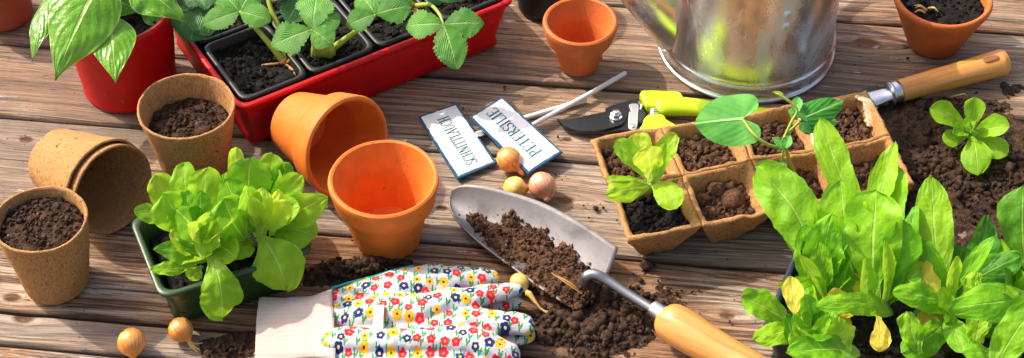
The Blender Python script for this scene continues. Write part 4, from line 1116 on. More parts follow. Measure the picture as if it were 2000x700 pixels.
# ---------------- the tall lettuces at the lower right
roms = [('tall lettuce nearest the peat tray, its longest leaf lying over the front cells', (1600, 600)),
        ('tall lettuce at the left front corner of the navy tray with yellowing lower leaves', (1570, 690)),
        ('tall lettuce in the middle of the navy tray, a yellow leaf drooping from its foot', (1715, 600)),
        ('tall lettuce right of the middle, one broad leaf standing up before the bare soil', (1850, 600)),
        ('tall dark green lettuce cut off by the right edge of the picture', (1985, 640))]
RO = [thing('tall_lettuce', l, 'lettuce', P(c[0], c[1], .045), 'tall lettuces in the navy tray') for l, c in roms]
RL_ = {
 0: [('romaine', 1606, 560, .075, 1476, 326, .135, 118, dict(arch=.14, cup=-.12, ruffle=.09)), ('romaine', 1600, 590, .06, 1576, 440, .115, 70, dict(cup=.4)),
     ('romaine', 1612, 585, .06, 1625, 418, .135, 100, dict(cup=.45, arch=.05)), ('romaine_lime', 1585, 545, .06, 1533, 462, .095, 48, dict(cup=.5, roll=.3, ruffle=.03)),
     ('yellow', 1553, 612, .085, 1545, 540, .100, 42, dict(cup=.2, shape='oblong', ruffle=.03)), ('romaine', 1612, 575, .06, 1520, 560, .095, 36, dict(arch=.35, cup=.2)),
     ('romaine_dark', 1615, 560, .06, 1568, 470, .11, 44, dict(cup=.5, roll=-.5)), ('romaine_lime', 1618, 590, .06, 1600, 470, .115, 60, dict(cup=.8)), ('romaine', 1605, 600, .055, 1655, 470, .115, 50, dict(cup=.6, roll=-.6))],
 1: [('romaine', 1552, 640, .055, 1448, 580, .085, 84, dict(arch=.15, cup=.15)), ('romaine', 1560, 640, .055, 1472, 665, .07, 60, dict(arch=.25, cup=-.2)),
     ('romaine', 1580, 660, .055, 1572, 575, .10, 46, dict(cup=.6)), ('romaine_dark', 1590, 660, .055, 1610, 590, .10, 44, dict(cup=.5)), ('romaine', 1575, 670, .055, 1620, 615, .10, 40, dict(cup=.7)),
     ('romaine', 1680, 690, .06, 1535, 690, .085, 74, dict(arch=.14, cup=.25, shape='oblong')), ('yellow', 1580, 640, .05, 1538, 625, .055, 34, dict(cup=.2)), ('yellow', 1620, 640, .05, 1660, 618, .056, 40, dict(cup=.2)),
     ('romaine', 1570, 690, .055, 1550, 615, .095, 40, dict(cup=.6)), ('romaine_lime', 1560, 720, .05, 1545, 650, .085, 40, dict(cup=.5)), ('romaine', 1600, 720, .05, 1590, 640, .08, 44, dict(cup=.4))],
 2: [('romaine_lime', 1715, 520, .07, 1600, 232, .150, 84, dict(arch=.06, cup=.25, ruffle=.10)), ('romaine_lime', 1700, 520, .08, 1748, 278, .145, 74, dict(cup=.6, arch=.04, roll=-.4)),
     ('romaine', 1720, 540, .075, 1752, 322, .13, 82, dict(cup=.35)), ('romaine_lime', 1660, 560, .07, 1640, 352, .145, 128, dict(cup=.3, arch=.10, shape='lettuce')),
     ('romaine_lime', 1705, 590, .07, 1712, 372, .15, 150, dict(cup=.25, arch=.12, shape='lettuce')), ('romaine', 1715, 600, .06, 1765, 430, .14, 96, dict(cup=.4, arch=.1)),
     ('romaine_dark', 1720, 600, .06, 1790, 455, .12, 70, dict(cup=-.1, roll=.4)), ('romaine', 1700, 600, .055, 1625, 520, .09, 52, dict(cup=-.2, arch=.2)),
     ('yellow', 1692, 590, .07, 1668, 510, .085, 46, dict(cup=.3, shape='oblong')), ('yellow', 1715, 615, .068, 1718, 688, .056, 44, dict(cup=.15, arch=.1, shape='lettuce', ruffle=.03)),
     ('romaine', 1745, 612, .055, 1592, 598, .105, 62, dict(arch=.22, cup=-.15, shape='oblong')), ('romaine_lime', 1695, 610, .055, 1690, 500, .12, 44, dict(cup=.9)),
     ('yellow', 1672, 612, .075, 1612, 580, .085, 56, dict(cup=.1, shape='oblong', ruffle=.1)), ('romaine_lime', 1712, 600, .055, 1750, 500, .11, 36, dict(cup=1.0)), ('yellow', 1650, 640, .075, 1606, 672, .075, 48, dict(cup=.1)),
     ('romaine', 1690, 590, .06, 1600, 400, .12, 70, dict(cup=.4)), ('romaine', 1725, 600, .06, 1800, 520, .105, 60, dict(cup=.2))],
 3: [('romaine_lime', 1842, 590, .07, 1820, 344, .135, 100, dict(arch=.05, cup=-.15, ruffle=.09, shape='lettuce', acute=.2)), ('romaine_dark', 1862, 590, .06, 1930, 420, .115, 78, dict(cup=.3)),
     ('romaine', 1838, 590, .06, 1942, 462, .125, 54, dict(arch=.1, cup=.45, ruffle=.06, acute=.4)), ('romaine_dark', 1850, 580, .06, 1995, 500, .10, 70, dict(cup=-.15, arch=.15)),
     ('romaine', 1862, 606, .065, 1742, 572, .105, 74, dict(arch=.2, cup=-.2, shape='oblong')), ('yellow', 1832, 580, .085, 1778, 508, .10, 56, dict(cup=.3, shape='oblong')),
     ('romaine_lime', 1900, 605, .085, 1905, 530, .10, 60, dict(cup=-.1, shape='oblong')), ('romaine', 1850, 620, .055, 1760, 690, .065, 80, dict(cup=-.1, arch=.15)), ('romaine', 1840, 600, .06, 1790, 470, .10, 70, dict(cup=.2)),
     ('romaine', 1850, 610, .055, 1880, 690, .065, 60, dict(cup=-.1, arch=.2)), ('romaine_dark', 1850, 590, .055, 1885, 480, .095, 70, dict(cup=.3)), ('romaine', 1848, 650, .05, 1838, 560, .10, 44, dict(cup=.8)),
     ('yellow', 1850, 600, .05, 1790, 640, .055, 40, dict(cup=.2))],
 4: [('romaine_dark', 2005, 560, .06, 1998, 362, .125, 110, dict(cup=.15, arch=.08, shape='lettuce')), ('romaine', 2030, 590, .075, 1852, 606, .105, 92, dict(arch=.2, cup=-.25, shape='oblong')),
     ('romaine', 1935, 740, .055, 2030, 590, .12, 92, dict(cup=.3, arch=.1)), ('romaine_dark', 1990, 650, .05, 1900, 640, .075, 60, dict(cup=-.1, arch=.2)), ('romaine', 1980, 640, .055, 1975, 520, .09, 74, dict(cup=.2)),
     ('romaine_dark', 1990, 620, .05, 2040, 480, .10, 90, dict(cup=.2)), ('romaine', 1960, 720, .05, 1880, 690, .08, 64, dict(cup=-.2, arch=.2)), ('romaine', 1990, 700, .05, 1940, 650, .08, 60, dict(cup=.2))],
}
RL_[0] += [('romaine_lime', 1615, 600, .06, 1560, 500, .12, 34, dict(cup=.9)), ('romaine', 1622, 595, .06, 1662, 430, .125, 52, dict(cup=.5, ruffle=.2))]
RL_[2] += [('romaine_lime', 1720, 610, .06, 1728, 470, .13, 34, dict(cup=1.1)), ('romaine_dark', 1712, 600, .06, 1680, 440, .12, 44, dict(cup=.7)), ('romaine', 1716, 600, .06, 1790, 400, .12, 56, dict(cup=.5, ruffle=.22))]
RL_[3] += [('romaine', 1846, 606, .06, 1812, 470, .115, 40, dict(cup=.8)), ('romaine_lime', 1852, 606, .06, 1870, 500, .125, 34, dict(cup=1.0))]
RL_[4] += [('romaine', 1975, 620, .06, 1950, 470, .10, 52, dict(cup=.6, ruffle=.2)), ('romaine_lime', 1990, 640, .06, 1960, 560, .11, 44, dict(cup=.5))]
for k_, (x_, y_) in enumerate([(1610, 640), (1660, 660), (1790, 560), (1800, 650), (1900, 640), (1945, 600), (1700, 540), (1560, 600), (1640, 560)]):
    RL_[[1, 2, 3, 3, 4, 4, 2, 0, 0][k_]].append((['romaine', 'romaine_lime', 'romaine_dark'][k_ % 3], x_, y_ + 55, .055, x_ + [14, -20, 25, -30, 18][k_ % 5], y_ - 42, .088, 62, dict(cup=.3, arch=.16)))
rr_ = np.random.RandomState(12)
for k, LL in RL_.items():
    for m, bx, by, bz, tx, ty, tz, w, kw in LL:
        kw.setdefault('shape', 'romaine'); kw.setdefault('ruffle', .16); kw.setdefault('arch', .12); kw.setdefault('twist', rr_.uniform(-.7, .7)); kw.setdefault('roll', rr_.uniform(-.25, .25))
        kw['cup'] = kw.get('cup', .2) * .6
        leaf(RO[k], m, bx, by, bz, tx, ty, tz, w * (1.0 if m == 'yellow' else .83), **kw)
    c = np.array(RO[k].location)
    v, f = lathe([(.0001, -.006), (.007, -.004), (.008, .004), (.006, .02), (.0001, .024)], 16); mk('stump', v + c, f, M['romaine_lime'], RO[k], uv=np.full((len(v), 2), .3))
    rosette(RO[k], c, 4, .015, .03, c[2], ['romaine', 'romaine_dark', 'romaine_lime'], 40 + k, .011, 'romaine', up=.05)
# ------------------------------------------------------------------ watering can
wb = P(1456, 86); WR = 171 / scale(wb)
wc = thing('watering_can', 'galvanised metal watering can with a foot ring and thick spout', 'watering can', wb)
r0, WH = WR * .975, .175
pr = [(.001, .004), (WR * .93, .004), (WR * .93, 0), (WR, 0), (WR + .0012, .0008), (WR + .0012, .0028), (WR, .0036), (WR * .985, .004), (r0 + .001, .0165), (r0 + .0022, .018), (r0 + .0026, .0195), (r0 + .0012, .021), (r0, .0225), (r0, .10), (r0 * .985, .15), (r0 * .94, WH - .004), (r0 * .93, WH), (r0 * .90, WH), (r0 * .90, WH - .005), (r0 * .955, .15), (r0 * .96, .02), (.001, .02)]
v, f = lathe(dense(pr, .005), 128)
# small dents in the sheet
dn = fbm(v * 13 + 3, 2)[:, None] * np.where((v[:, 2:3] > .025), .0016, 0) * np.concatenate([v[:, :2] / (np.linalg.norm(v[:, :2], axis=1, keepdims=True) + 1e-6), v[:, 2:3] * 0], 1)
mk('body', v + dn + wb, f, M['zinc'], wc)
a = np.linspace(-2.0, 1.9, 40)
sp0 = wb + np.array([-.062, 0, .040]); sp1 = wb + np.array([-.116, 0, .100]); sp2 = wb + np.array([-.185, 0, .185]); sp3 = wb + np.array([-.235, 0, .265])
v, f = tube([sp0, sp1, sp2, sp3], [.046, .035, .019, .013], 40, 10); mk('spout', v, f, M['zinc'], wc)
v, f = lathe([(.011, 0), (.030, .022), (.031, .026), (.001, .031)], 32, False, True)
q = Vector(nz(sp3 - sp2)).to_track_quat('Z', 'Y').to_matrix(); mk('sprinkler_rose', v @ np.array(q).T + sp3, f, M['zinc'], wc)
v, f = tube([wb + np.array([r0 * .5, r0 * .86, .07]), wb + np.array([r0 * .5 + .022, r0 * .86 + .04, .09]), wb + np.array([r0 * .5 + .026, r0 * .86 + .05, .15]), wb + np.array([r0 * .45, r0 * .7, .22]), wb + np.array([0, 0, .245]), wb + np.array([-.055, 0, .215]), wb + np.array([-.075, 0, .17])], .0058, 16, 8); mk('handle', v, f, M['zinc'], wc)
for zz in (.06, .045):
    v, f = lathe([(.0001, -.002), (.004, -.0018), (.005, 0), (.0035, .002), (.0001, .0028)], 14)
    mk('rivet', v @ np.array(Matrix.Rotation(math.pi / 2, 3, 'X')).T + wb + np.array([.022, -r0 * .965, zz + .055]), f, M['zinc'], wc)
    v, f = lathe([(.0001, -.002), (.004, -.0018), (.005, 0), (.0035, .002), (.0001, .0028)], 14)

# ------------------------------------------------------------------ enamel plant labels
GL = {  # strokes on a unit cell: (x0,y0,x1,y1,width); arcs: ('a',cx,cy,rx,ry,a0,a1,thick,thin)
 'P': [(.2, 0, .2, 1, .15), ('a', .28, .74, .36, .24, -95, 95, .14), (.05, .02, .36, .02, .05), (.05, .98, .3, .98, .05)],
 'E': [(.2, 0, .2, 1, .15), (.1, .97, .66, .97, .06), (.1, .03, .70, .03, .06), (.2, .5, .52, .5, .06), (.64, .97, .66, .78, .06), (.68, .03, .70, .24, .06)],
 'T': [(.4, 0, .4, 1, .15), (.04, .97, .76, .97, .06), (.06, .97, .04, .76, .06), (.74, .97, .76, .76, .06), (.26, .02, .54, .02, .05)],
 'R': [(.2, 0, .2, 1, .15), ('a', .28, .76, .32, .22, -95, 95, .13), (.40, .54, .74, .02, .14), (.05, .02, .36, .02, .05), (.05, .98, .3, .98, .05)],
 'S': [('a', .38, .75, .26, .22, 20, 265, .11), ('a', .38, .26, .27, .23, -160, 88, .13), (.62, .80, .64, .98, .05), (.10, .04, .12, .22, .05)],
 'I': [(.2, 0, .2, 1, .15), (.05, .02, .36, .02, .05), (.05, .98, .36, .98, .05)],
 'L': [(.2, 0, .2, 1, .15), (.1, .03, .66, .03, .06), (.64, .03, .66, .24, .06), (.05, .98, .36, .98, .05)],
 'C': [('a', .45, .5, .38, .47, 50, 310, .13), (.70, .72, .72, .98, .05)],
 'H': [(.18, 0, .18, 1, .15), (.68, 0, .68, 1, .15), (.18, .5, .68, .5, .06), (.04, .02, .32, .02, .05), (.04, .98, .32, .98, .05), (.54, .02, .82, .02, .05), (.54, .98, .82, .98, .05)],
 'N': [(.14, 0, .14, 1, .06), (.72, 0, .72, 1, .06), (.16, .98, .70, .02, .17), (.02, .02, .26, .02, .05), (.60, .98, .84, .98, .05)],
 'A': [(.08, 0, .40, 1, .06), (.40, 1, .72, 0, .16), (.22, .36, .58, .36, .06), (-.02, .02, .20, .02, .05), (.58, .02, .84, .02, .05)],
 'U': [(.18, .3, .18, 1, .15), (.68, .3, .68, 1, .06), ('a', .43, .30, .25, .29, 180, 360, .10), (.04, .98, .32, .98, .05), (.56, .98, .80, .98, .05)]}
GW = dict(I=.42, N=.9, H=.9, C=.86, A=.84, U=.88, S=.74, T=.82, L=.74, E=.78, P=.78, R=.80)
def word_polys(word):
    out, x = [], 0
    for ch in word:
        for s in GL[ch]:
            if s[0] == 'a':
                _, cx, cy, rx, ry, a0, a1, w = s; pts = []
                for k in range(15):
                    an = R(a0 + (a1 - a0) * k / 14); wk = w * (.35 + .65 * abs(math.cos(an)))
                    pts.append((cx + rx * math.cos(an), cy + ry * math.sin(an), wk, an))
                for p0, p1 in zip(pts, pts[1:]):
                    q = []
                    for (px, py, wk, an), sg in ((p0, 1), (p1, 1), (p1, -1), (p0, -1)):
                        q.append((x + px + sg * wk / 2 * math.cos(an), py + sg * wk / 2 * math.sin(an)))
                    out.append(q)
            else:
                x0, y0, x1, y1, w = s; dx_, dy_ = x1 - x0, y1 - y0; l = math.hypot(dx_, dy_); nx_, ny_ = -dy_ / l * w / 2, dx_ / l * w / 2
                if abs(dy_) > abs(dx_) : nx_, ny_ = math.copysign(w / 2, nx_), 0
                out.append([(x + x0 + nx_, y0 + ny_), (x + x1 + nx_, y1 + ny_), (x + x1 - nx_, y1 - ny_), (x + x0 - nx_, y0 - ny_)])
        x += GW[ch]
    return out, x - .05
def plant_label(word, c, z, s0, s1, lh, label, rod, tilt=.0):
    """c: photo corners: text start/bottom, end/bottom, end/top, start/top"""
    Q = [P(x, y, z + dz) for (x, y), dz in zip(c, tilt)]
    ctr = sum(Q) / 4; th = thing('plant_label', label, 'plant label', ctr * [1, 1, 0], 'enamel plant labels')
    nrm_ = nz(np.cross(Q[1] - Q[0], Q[3] - Q[0]));  nrm_ = nrm_ if nrm_[2] > 0 else -nrm_
    def bl(s, t_, lift=0.0): return (1 - s) * (1 - t_) * Q[0] + s * (1 - t_) * Q[1] + s * t_ * Q[2] + (1 - s) * t_ * Q[3] + nrm_ * lift
    def rim(e, et, lift, wob, seed):
        pts = []; rs = np.random.RandomState(seed)
        for (sa, ta), (sb, tb) in zip([(e, et), (1 - e, et), (1 - e, 1 - et), (e, 1 - et)], [(1 - e, et), (1 - e, 1 - et), (e, 1 - et), (e, et)]):
            for k in range(18):
                m = k / 18; s, t_ = sa + (sb - sa) * m, ta + (tb - ta) * m
                w = rs.uniform(-1, 1) * wob
                pts.append(bl(s + (w if ta != tb or True else 0) * .5, t_ + w, lift))
        return np.array(pts)
    ln = np.linalg.norm(Q[1] - Q[0]); wd = np.linalg.norm(Q[3] - Q[0])
    es = [rim(.002, .002, -.0012, 0, 1), rim(-.004, -.006, 0, 0, 1), rim(.006, .012, .0010, 0, 1)]
    v, f = loops(es if True else es[::-1], True, True, True); mk('plate', v, f, M['navyedge'], th, smooth=False)
    em = .0021
    e0 = rim(em / ln, em / wd, .0007, .007, 5); e1 = rim(em / ln * 1.35, em / wd * 1.35, .00155, .007, 5)
    v, f = loops([e0, e1], True, True, True); mk('enamel_face', v, f, M['enamel'], th, smooth=False)
    polys, W_ = word_polys(word); V, F = [], []
    for k, q in enumerate(polys):
        n = len(V)
        lo = .0016 + .00003 * (k % 5)
        for up_ in (lo - .0004, lo + .00025):
            for x, y in q: V.append(bl(s0 + (s1 - s0) * x / W_, .5 - lh / 2 + lh * y, up_))
        F += [(n, n + 1, n + 2, n + 3), (n + 4, n + 7, n + 6, n + 5), (n, n + 4, n + 5, n + 1), (n + 1, n + 5, n + 6, n + 2), (n + 2, n + 6, n + 7, n + 3), (n + 3, n + 7, n + 4, n)]
    mk('lettering', V, F, M['ink'], th, smooth=False)
    v, f = tube([P(*p) for p in rod], .0026, 14, 4); mk('rod', v, f, M['rod'], th)
    return th, bl
th, bl = plant_label('PETERSILIE', [(1099, 298), (981, 190), (917, 230), (1032, 341)], .010, .13, .92, .30, 'white enamel label with navy edges that reads PETERSILIE, an onion on its corner', [(1012, 262, .0082), (1046, 241, .0082), (1140, 190, .0082), (1220, 144, .006)], tilt=(.002, .0, .0, .002))
th2, bl2 = plant_label('SCHNITTLAUCH', [(970, 319), (892, 203), (816, 229), (893, 351)], .004, .10, .86, .28, 'white enamel label with navy edges that reads SCHNITTLAUCH, left one of the two', [(932, 262, .003), (985, 244, .003), (1034, 228, .003), (1142, 196, .003)], tilt=(.0, .0, .0, .0))
v, f = loops([np.array([P(928, 260, z), P(942, 256, z), P(946, 264, z), P(932, 268, z)]) for z in (.0032, .0068)], True, True, True)
bev(mk('clip', v, f, M['zincplate'], th2, smooth=False), .0005)

# ------------------------------------------------------------------ pruner
pn = thing('pruning_shears', 'pruning shears with black blade and bright yellow green grips', 'pruning shears', P(1240, 225))
slab(smoothpx([(1090, 236), (1110, 237), (1160, 226), (1206, 216), (1236, 205), (1250, 200), (1262, 216), (1262, 240), (1246, 258), (1215, 258), (1180, 262), (1140, 262), (1112, 257), (1096, 247)], 3), .004, .0066, 'counter_blade', M['steelblack'], pn)
slab(smoothpx([(1088, 235), (1099, 239), (1150, 229), (1182, 222), (1184, 214), (1222, 202), (1240, 200), (1228, 222), (1218, 243), (1200, 251), (1168, 258), (1130, 259), (1104, 249)], 3), .0068, .0092, 'blade', M['steelblack'], pn, .0009)
slab([(1232, 202), (1250, 199), (1254, 212), (1262, 228), (1252, 245), (1236, 244), (1228, 226)], .0068, .0105, 'pivot_plate', M['steelblack'], pn, .001)
c = P(1203, 228, .0092)
for rr_, z0, z1, nm, n_ in ((.0066, 0, .0014, 'washer', 28), (.0054, .0014, .0055, 'nut', 6), (.0030, .0055, .0072, 'bolt', 18)):
    v, f = lathe([(.0001, z0), (rr_, z0), (rr_, z1 - .0005), (rr_ * .85, z1), (.0001, z1)], n_); o = mk(nm, v + c, f, M['chrome'], pn, smooth=(n_ != 6)); 
slab(smoothpx([(1229, 206), (1240, 204), (1247, 208), (1246, 228), (1245, 246), (1240, 255), (1230, 254), (1227, 246), (1228, 222), (1233, 219), (1230, 213)], 3), .0106, .0120, 'locking_catch', M['zincplate'], pn, .0004)
v, f = lathe([(.0001, 0), (.0026, 0), (.0024, .001), (.0001, .0014)], 18); mk('rivet', v + P(1236, 247, .0121), f, M['chrome'], pn)
v, f = tube([P(1248, 200, .0105), P(1253, 206, .0125), P(1251, 214, .0105)], .0012, 8, 4); mk('latch_wire', v, f, M['chrome'], pn)
def grip(c, rad, name):
    v, f = tube([P(*p) for p in c], rad, 20, 8, flat=.72); return mk(name, v, f, M['lime'], pn)
slab(smoothpx([(1250, 192), (1300, 193), (1330, 196), (1330, 216), (1302, 223), (1290, 224), (1262, 222), (1254, 208)], 2), .0045, .0165, 'grip_shoulder', M['lime'], pn, .003)
grip([(1296, 208, .0105), (1330, 208, .0105), (1375, 212, .0105), (1450, 222, .010), (1530, 230, .009)], [.0116, .0112, .0100, .0095, .0095], 'grip')
slab(smoothpx([(1262, 238), (1294, 236), (1301, 247), (1330, 268), (1250, 275), (1254, 254)], 2), .0045, .0150, 'grip_shoulder', M['lime'], pn, .003)
pts = []
for k in range(60):
    t_ = k / 59; a = t_ * 6.283 * 5; cc = P(1279, 219, .0085) * (1 - t_) + P(1277, 240, .0085) * t_
    pts.append(cc + np.array([math.cos(a) * .0052, 0, math.sin(a) * .0052]))
v, f = tube(pts, .0010, 8, 2); mk('spring', v, f, M['chrome'], pn)

# ------------------------------------------------------------------ big trowel with soil
tr = thing('garden_trowel', 'large steel trowel loaded with soil, wooden handle running out at the bottom edge', 'trowel', P(1150, 540))
up_pts = catmull([np.array(p, float) for p in [(878, 386, .014), (884, 371, .019), (905, 362, .024), (945, 364, .028), (1000, 376, .030), (1060, 396, .031), (1120, 426, .031), (1170, 457, .030), (1208, 484, .028)]], 6)
lo_pts = catmull([np.array(p, float) for p in [(878, 388, .014), (877, 404, .011), (888, 428, .009), (912, 456, .009), (955, 492, .010), (1005, 528, .011), (1050, 561, .012), (1085, 584, .013), (1112, 600, .013)]], 6)
n = len(up_pts); V, ns = [], 22
for i in range(n):
    a_, b_ = P(*up_pts[i]), P(*lo_pts[i]); wd = np.linalg.norm(a_ - b_)
    for k in range(ns + 1):
        s = k / ns; dpt = -min(.19 * wd, .020) * (1 - (2 * s - 1) ** 2)
        p = a_ * (1 - s) + b_ * s
        if i == n - 1 or i > n - 6: p = p + (P(1020, 505) * 0)
        p = p + np.array([0, 0, dpt]); p[2] = max(p[2], .0016)
        # rounded shoulder: the middle of the rear edge reaches back
        sh = max(0, (i - (n - 8)) / 7.0); ax_ = nz(P(1160, 545) - P(880, 385))
        p = p + ax_ * sh * .006 * math.sin(math.pi * s)
        V.append(p)
F = [(i * (ns + 1) + k, (i + 1) * (ns + 1) + k, (i + 1) * (ns + 1) + k + 1, i * (ns + 1) + k + 1) for i in range(n - 1) for k in range(ns)]
BLV = np.array(V).reshape(n, ns + 1, 3)
o = mk('blade', V, F, M['blade'], tr); m = o.modifiers.new('thick', 'SOLIDIFY'); m.thickness = .0014; m.offset = -1
v, f = tube([P(*p) for p in [(1130, 590, .006), (1140, 575, .010), (1139, 556, .020), (1146, 540, .031), (1164, 537, .034), (1190, 551, .031), (1235, 580, .027), (1282, 609, .025)]], [.0040, .0046, .0048, .0049, .0049, .0048, .0047, .0046], 20, 8)
mk('shank', v, f, M['shank'], tr)
fa, fb = P(1274, 601, .0255), P(1298, 618, .0245)
v, f = tube([fa, fa + (fb - fa) * .25, fb], [.0078, .0082, .0084], 32, 4, round_ends=False); mk('ferrule', v, f, M['chrome'], tr)
hb = [P(*p) for p in [(1293, 614, .0245), (1300, 620, .0242), (1312, 629, .024), (1335, 644, .024), (1375, 669, .024), (1430, 700, .024), (1500, 742, .024), (1560, 778, .024)]]
v, f = tube(hb, [.0085, .0145, .0175, .0182, .0172, .0155, .0160, .0165], 36, 6); mk('handle', v, f, M['beech'], tr)

# ------------------------------------------------------------------ small hand tool at the right
sm = thing('hand_cultivator', 'small hand tool with a straight oiled wooden handle, its steel end behind the peat tray', 'hand tool', P(1840, 160))
h0, h1_ = P(1757, 178, .017), P(1958, 122, .021)
hd = nz(h1_ - h0)
v, f = tube([h0, h0 + hd * .004, h0 + (h1_ - h0) * .3, h0 + (h1_ - h0) * .75, h1_], [.0112, .0116, .0122, .0132, .0140], 36, 6, round_ends=False)
v2, f2 = tube([h1_ - hd * .0001, h1_ + hd * .002, h1_ + hd * .0035], [.0140, .0128, .0100], 36, 3, round_ends=False)
hnd = mk('handle', np.concatenate([v]), f, M['beech2'], sm)
mk('end_cap', v2, f2, M['beech2'], sm)
hc = h0 + (h1_ - h0) * .86
v, f = tube([hc - hd * .0055 + np.array([0, -.003, .0128]), hc + hd * .0055 + np.array([0, -.003, .0130])], [.0036, .0036], 18, 3, flat=.25); mk('hanging_hole', v, f, M['rust'], sm)
v, f = tube([P(1740, 183, .0165), P(1756, 178, .017)], [.0105, .0112], 32, 3, round_ends=False); mk('ferrule', v, f, M['chrome'], sm)
v, f = tube([P(1737, 184, .0165), P(1742, 182.5, .0165)], [.0118, .0118], 32, 3, round_ends=False); mk('ferrule_ring', v, f, M['chrome'], sm)
v, f = tube([P(1742, 183, .016), P(1722, 189, .013), P(1690, 200, .009)], [.0085, .0095, .012], 24, 6, flat=.55); mk('socket', v, f, M['chrome'], sm)
slab([(1686, 176), (1712, 169), (1718, 178), (1730, 182), (1722, 205), (1680, 212), (1650, 205)], .0035, .0055, 'steel_blade', M['steelblack'], sm, .0008)

# ------------------------------------------------------------------ onions
def onion(px, py, wpx, mat, tail_px, label, root=None, lay=True, elong=1.12, tailr=.0022, group='small onions'):
    """bulb centred at pixel, tail pointing towards another pixel"""
    r = wpx / 2 / scale(P(px, py, .012)); z = r * .97
    c = P(px, py, z); tp = P(tail_px[0], tail_px[1], tail_px[2]); ax_ = nz(tp - c); tl = np.linalg.norm(tp - c)
    prof = [(.0001, -.93), (.10, -.95), (.16, -.93), (.45, -.82), (.78, -.56), (.96, -.2), (1.0, .08), (.95, .38), (.80, .66), (.55, .90), (.32, 1.06), (.2, 1.2)]
    pr = [(a * r, b_ * r * elong) for a, b_ in prof] 
    ext = max(tl, r * elong * 1.25); pr += [(tailr, max(ext * .85, r * elong * 1.22)), (tailr * .6, ext), (.0001, ext + .0005)]
    pr = dense(pr, .0015)
    v, f = lathe(pr, 48, False, False); nn = len(pr)
    uv = np.array([(k / 48.0, (i + .5) / nn) for i in range(nn) for k in range(48)])
    v = v + nvec(v + px, 60, .0006, 2)
    q = np.array(Vector(ax_).to_track_quat('Z', 'Y').to_matrix()); W_ = v @ q.T + c
    W_[:, 2] += max(0, .0003 - W_[:, 2].min())
    th = thing('onion', label, 'onion', c * [1, 1, 0], group)
    mk('bulb', W_, f, M[mat], th, uv=uv)
    if root:
        for pts, rr_ in root:
            v, f = tube([P(*p) for p in pts], rr_, 8, 5); mk('root', v, f, M['root'], th)
    return th
onion(257, 668, 56, 'onion', (262, 702, .006), 'small round orange onion at the bottom left, left of the one with roots', elong=1.0)
onion(352, 645, 50, 'onion', (371, 668, .006), 'small orange onion with forked dry roots below the green tray', [([(368, 665, .007), (378, 676, .003), (390, 684, .001)], [.002, .0013, .0004]), ([(370, 667, .006), (381, 672, .003), (396, 670, .002)], [.0018, .001, .0004]), ([(368, 666, .006), (372, 676, .003), (386, 688, .001)], [.0016, .001, .0004])], elong=.98)
onion(993, 312, 50, 'onion', (1023, 343, .006), 'orange onion lying on the corner of the PETERSILIE label', elong=1.05, tailr=.0026)
onion(1058, 362, 54, 'onion_pink', (1069, 395, .006), 'pale pink shallot standing behind the trowel blade', [([(1078, 385, .010), (1083, 368, .016), (1080, 352, .018)], [.0006, .0006, .0004]), ([(1074, 390, .006), (1086, 372, .012), (1084, 360, .014)], [.0005, .0005, .0003])], elong=1.0, tailr=.0035)
onion(1004, 368, 46, 'onion_yellow', (1030, 372, .008), 'yellow onion half hidden behind the upper edge of the trowel', elong=1.0)
onion(1014, 552, 38, 'onion_yellow', (1036, 578, .006), 'yellow onion with a long root peeping out under the trowel beside the glove', [([(1034, 574, .008), (1048, 594, .004), (1058, 605, .002), (1074, 609, .001), (1088, 607, .001)], [.0028, .0016, .0011, .0008, .0003]), ([(1058, 605, .002), (1070, 612, .001), (1082, 611, .001)], [.0009, .0006, .0003])], elong=1.1, tailr=.003)

# ------------------------------------------------------------------ gloves
def soft(name, tubes, mat, parent, voxel=.0022, smooth=5, disp=.0):
    V, F = join(*tubes)
    o = mk(name, V, F, mat, parent)
    m = o.modifiers.new('remesh', 'REMESH'); m.mode = 'VOXEL'; m.voxel_size = voxel; m.use_smooth_shade = True
    m = o.modifiers.new('smooth', 'SMOOTH'); m.iterations = smooth; m.factor = .5
    if disp:
        tx = bpy.data.textures.new('wrinkle', 'CLOUDS'); tx.noise_scale = .022; tx.noise_depth = 2
        m = o.modifiers.new('wrinkles', 'DISPLACE'); m.texture = tx; m.strength = disp; m.mid_level = .5; m.texture_coords = 'GLOBAL'
    return o
def tb(pts, rads, flat=.5): return tube([P(*p) for p in pts], rads, 24, 8, flat=flat)
g1_ = thing('garden_glove', 'upper one of the pair of white floral gardening gloves, fingers towards the trowel', 'glove', P(780, 610), 'pair of floral gloves')
g2_ = thing('garden_glove', 'lower one of the pair of white floral gardening gloves, showing only between the fingers', 'glove', P(800, 640), 'pair of floral gloves')
fingers = [
    tb([(664, 590, .016), (740, 574, .020), (810, 556, .022), (880, 546, .020), (930, 543, .018), (958, 541, .016)], [.0125, .0200, .0190, .0155, .0128, .0095], .62),
    tb([(664, 615, .018), (740, 610, .024), (830, 603, .026), (900, 588, .025), (960, 574, .024), (1006, 566, .022)], [.0135, .0170, .0165, .0140, .0100, .0072], .72),
    tb([(662, 668, .016), (740, 655, .018), (830, 646, .021), (900, 625, .024), (960, 628, .022), (1022, 636, .019)], [.0105, .0120, .0135, .0120, .0135, .0105], .68),
    tb([(655, 664, .022), (740, 666, .026), (820, 665, .027), (890, 664, .026), (940, 672, .023), (990, 690, .020)], [.0125, .0120, .0125, .0140, .0150, .0120], .78),
    tb([(664, 700, .014), (760, 702, .016), (850, 704, .017), (940, 716, .016)], [.0125, .0160, .0180, .0160], .6)]
palm = tb([(668, 640, .010), (740, 630, .012), (820, 622, .013), (870, 620, .012)], [.034, .042, .040, .028], .18)
soft('hand_part', fingers + [palm], M['floral'], g1_, .0016, 2, .0060)
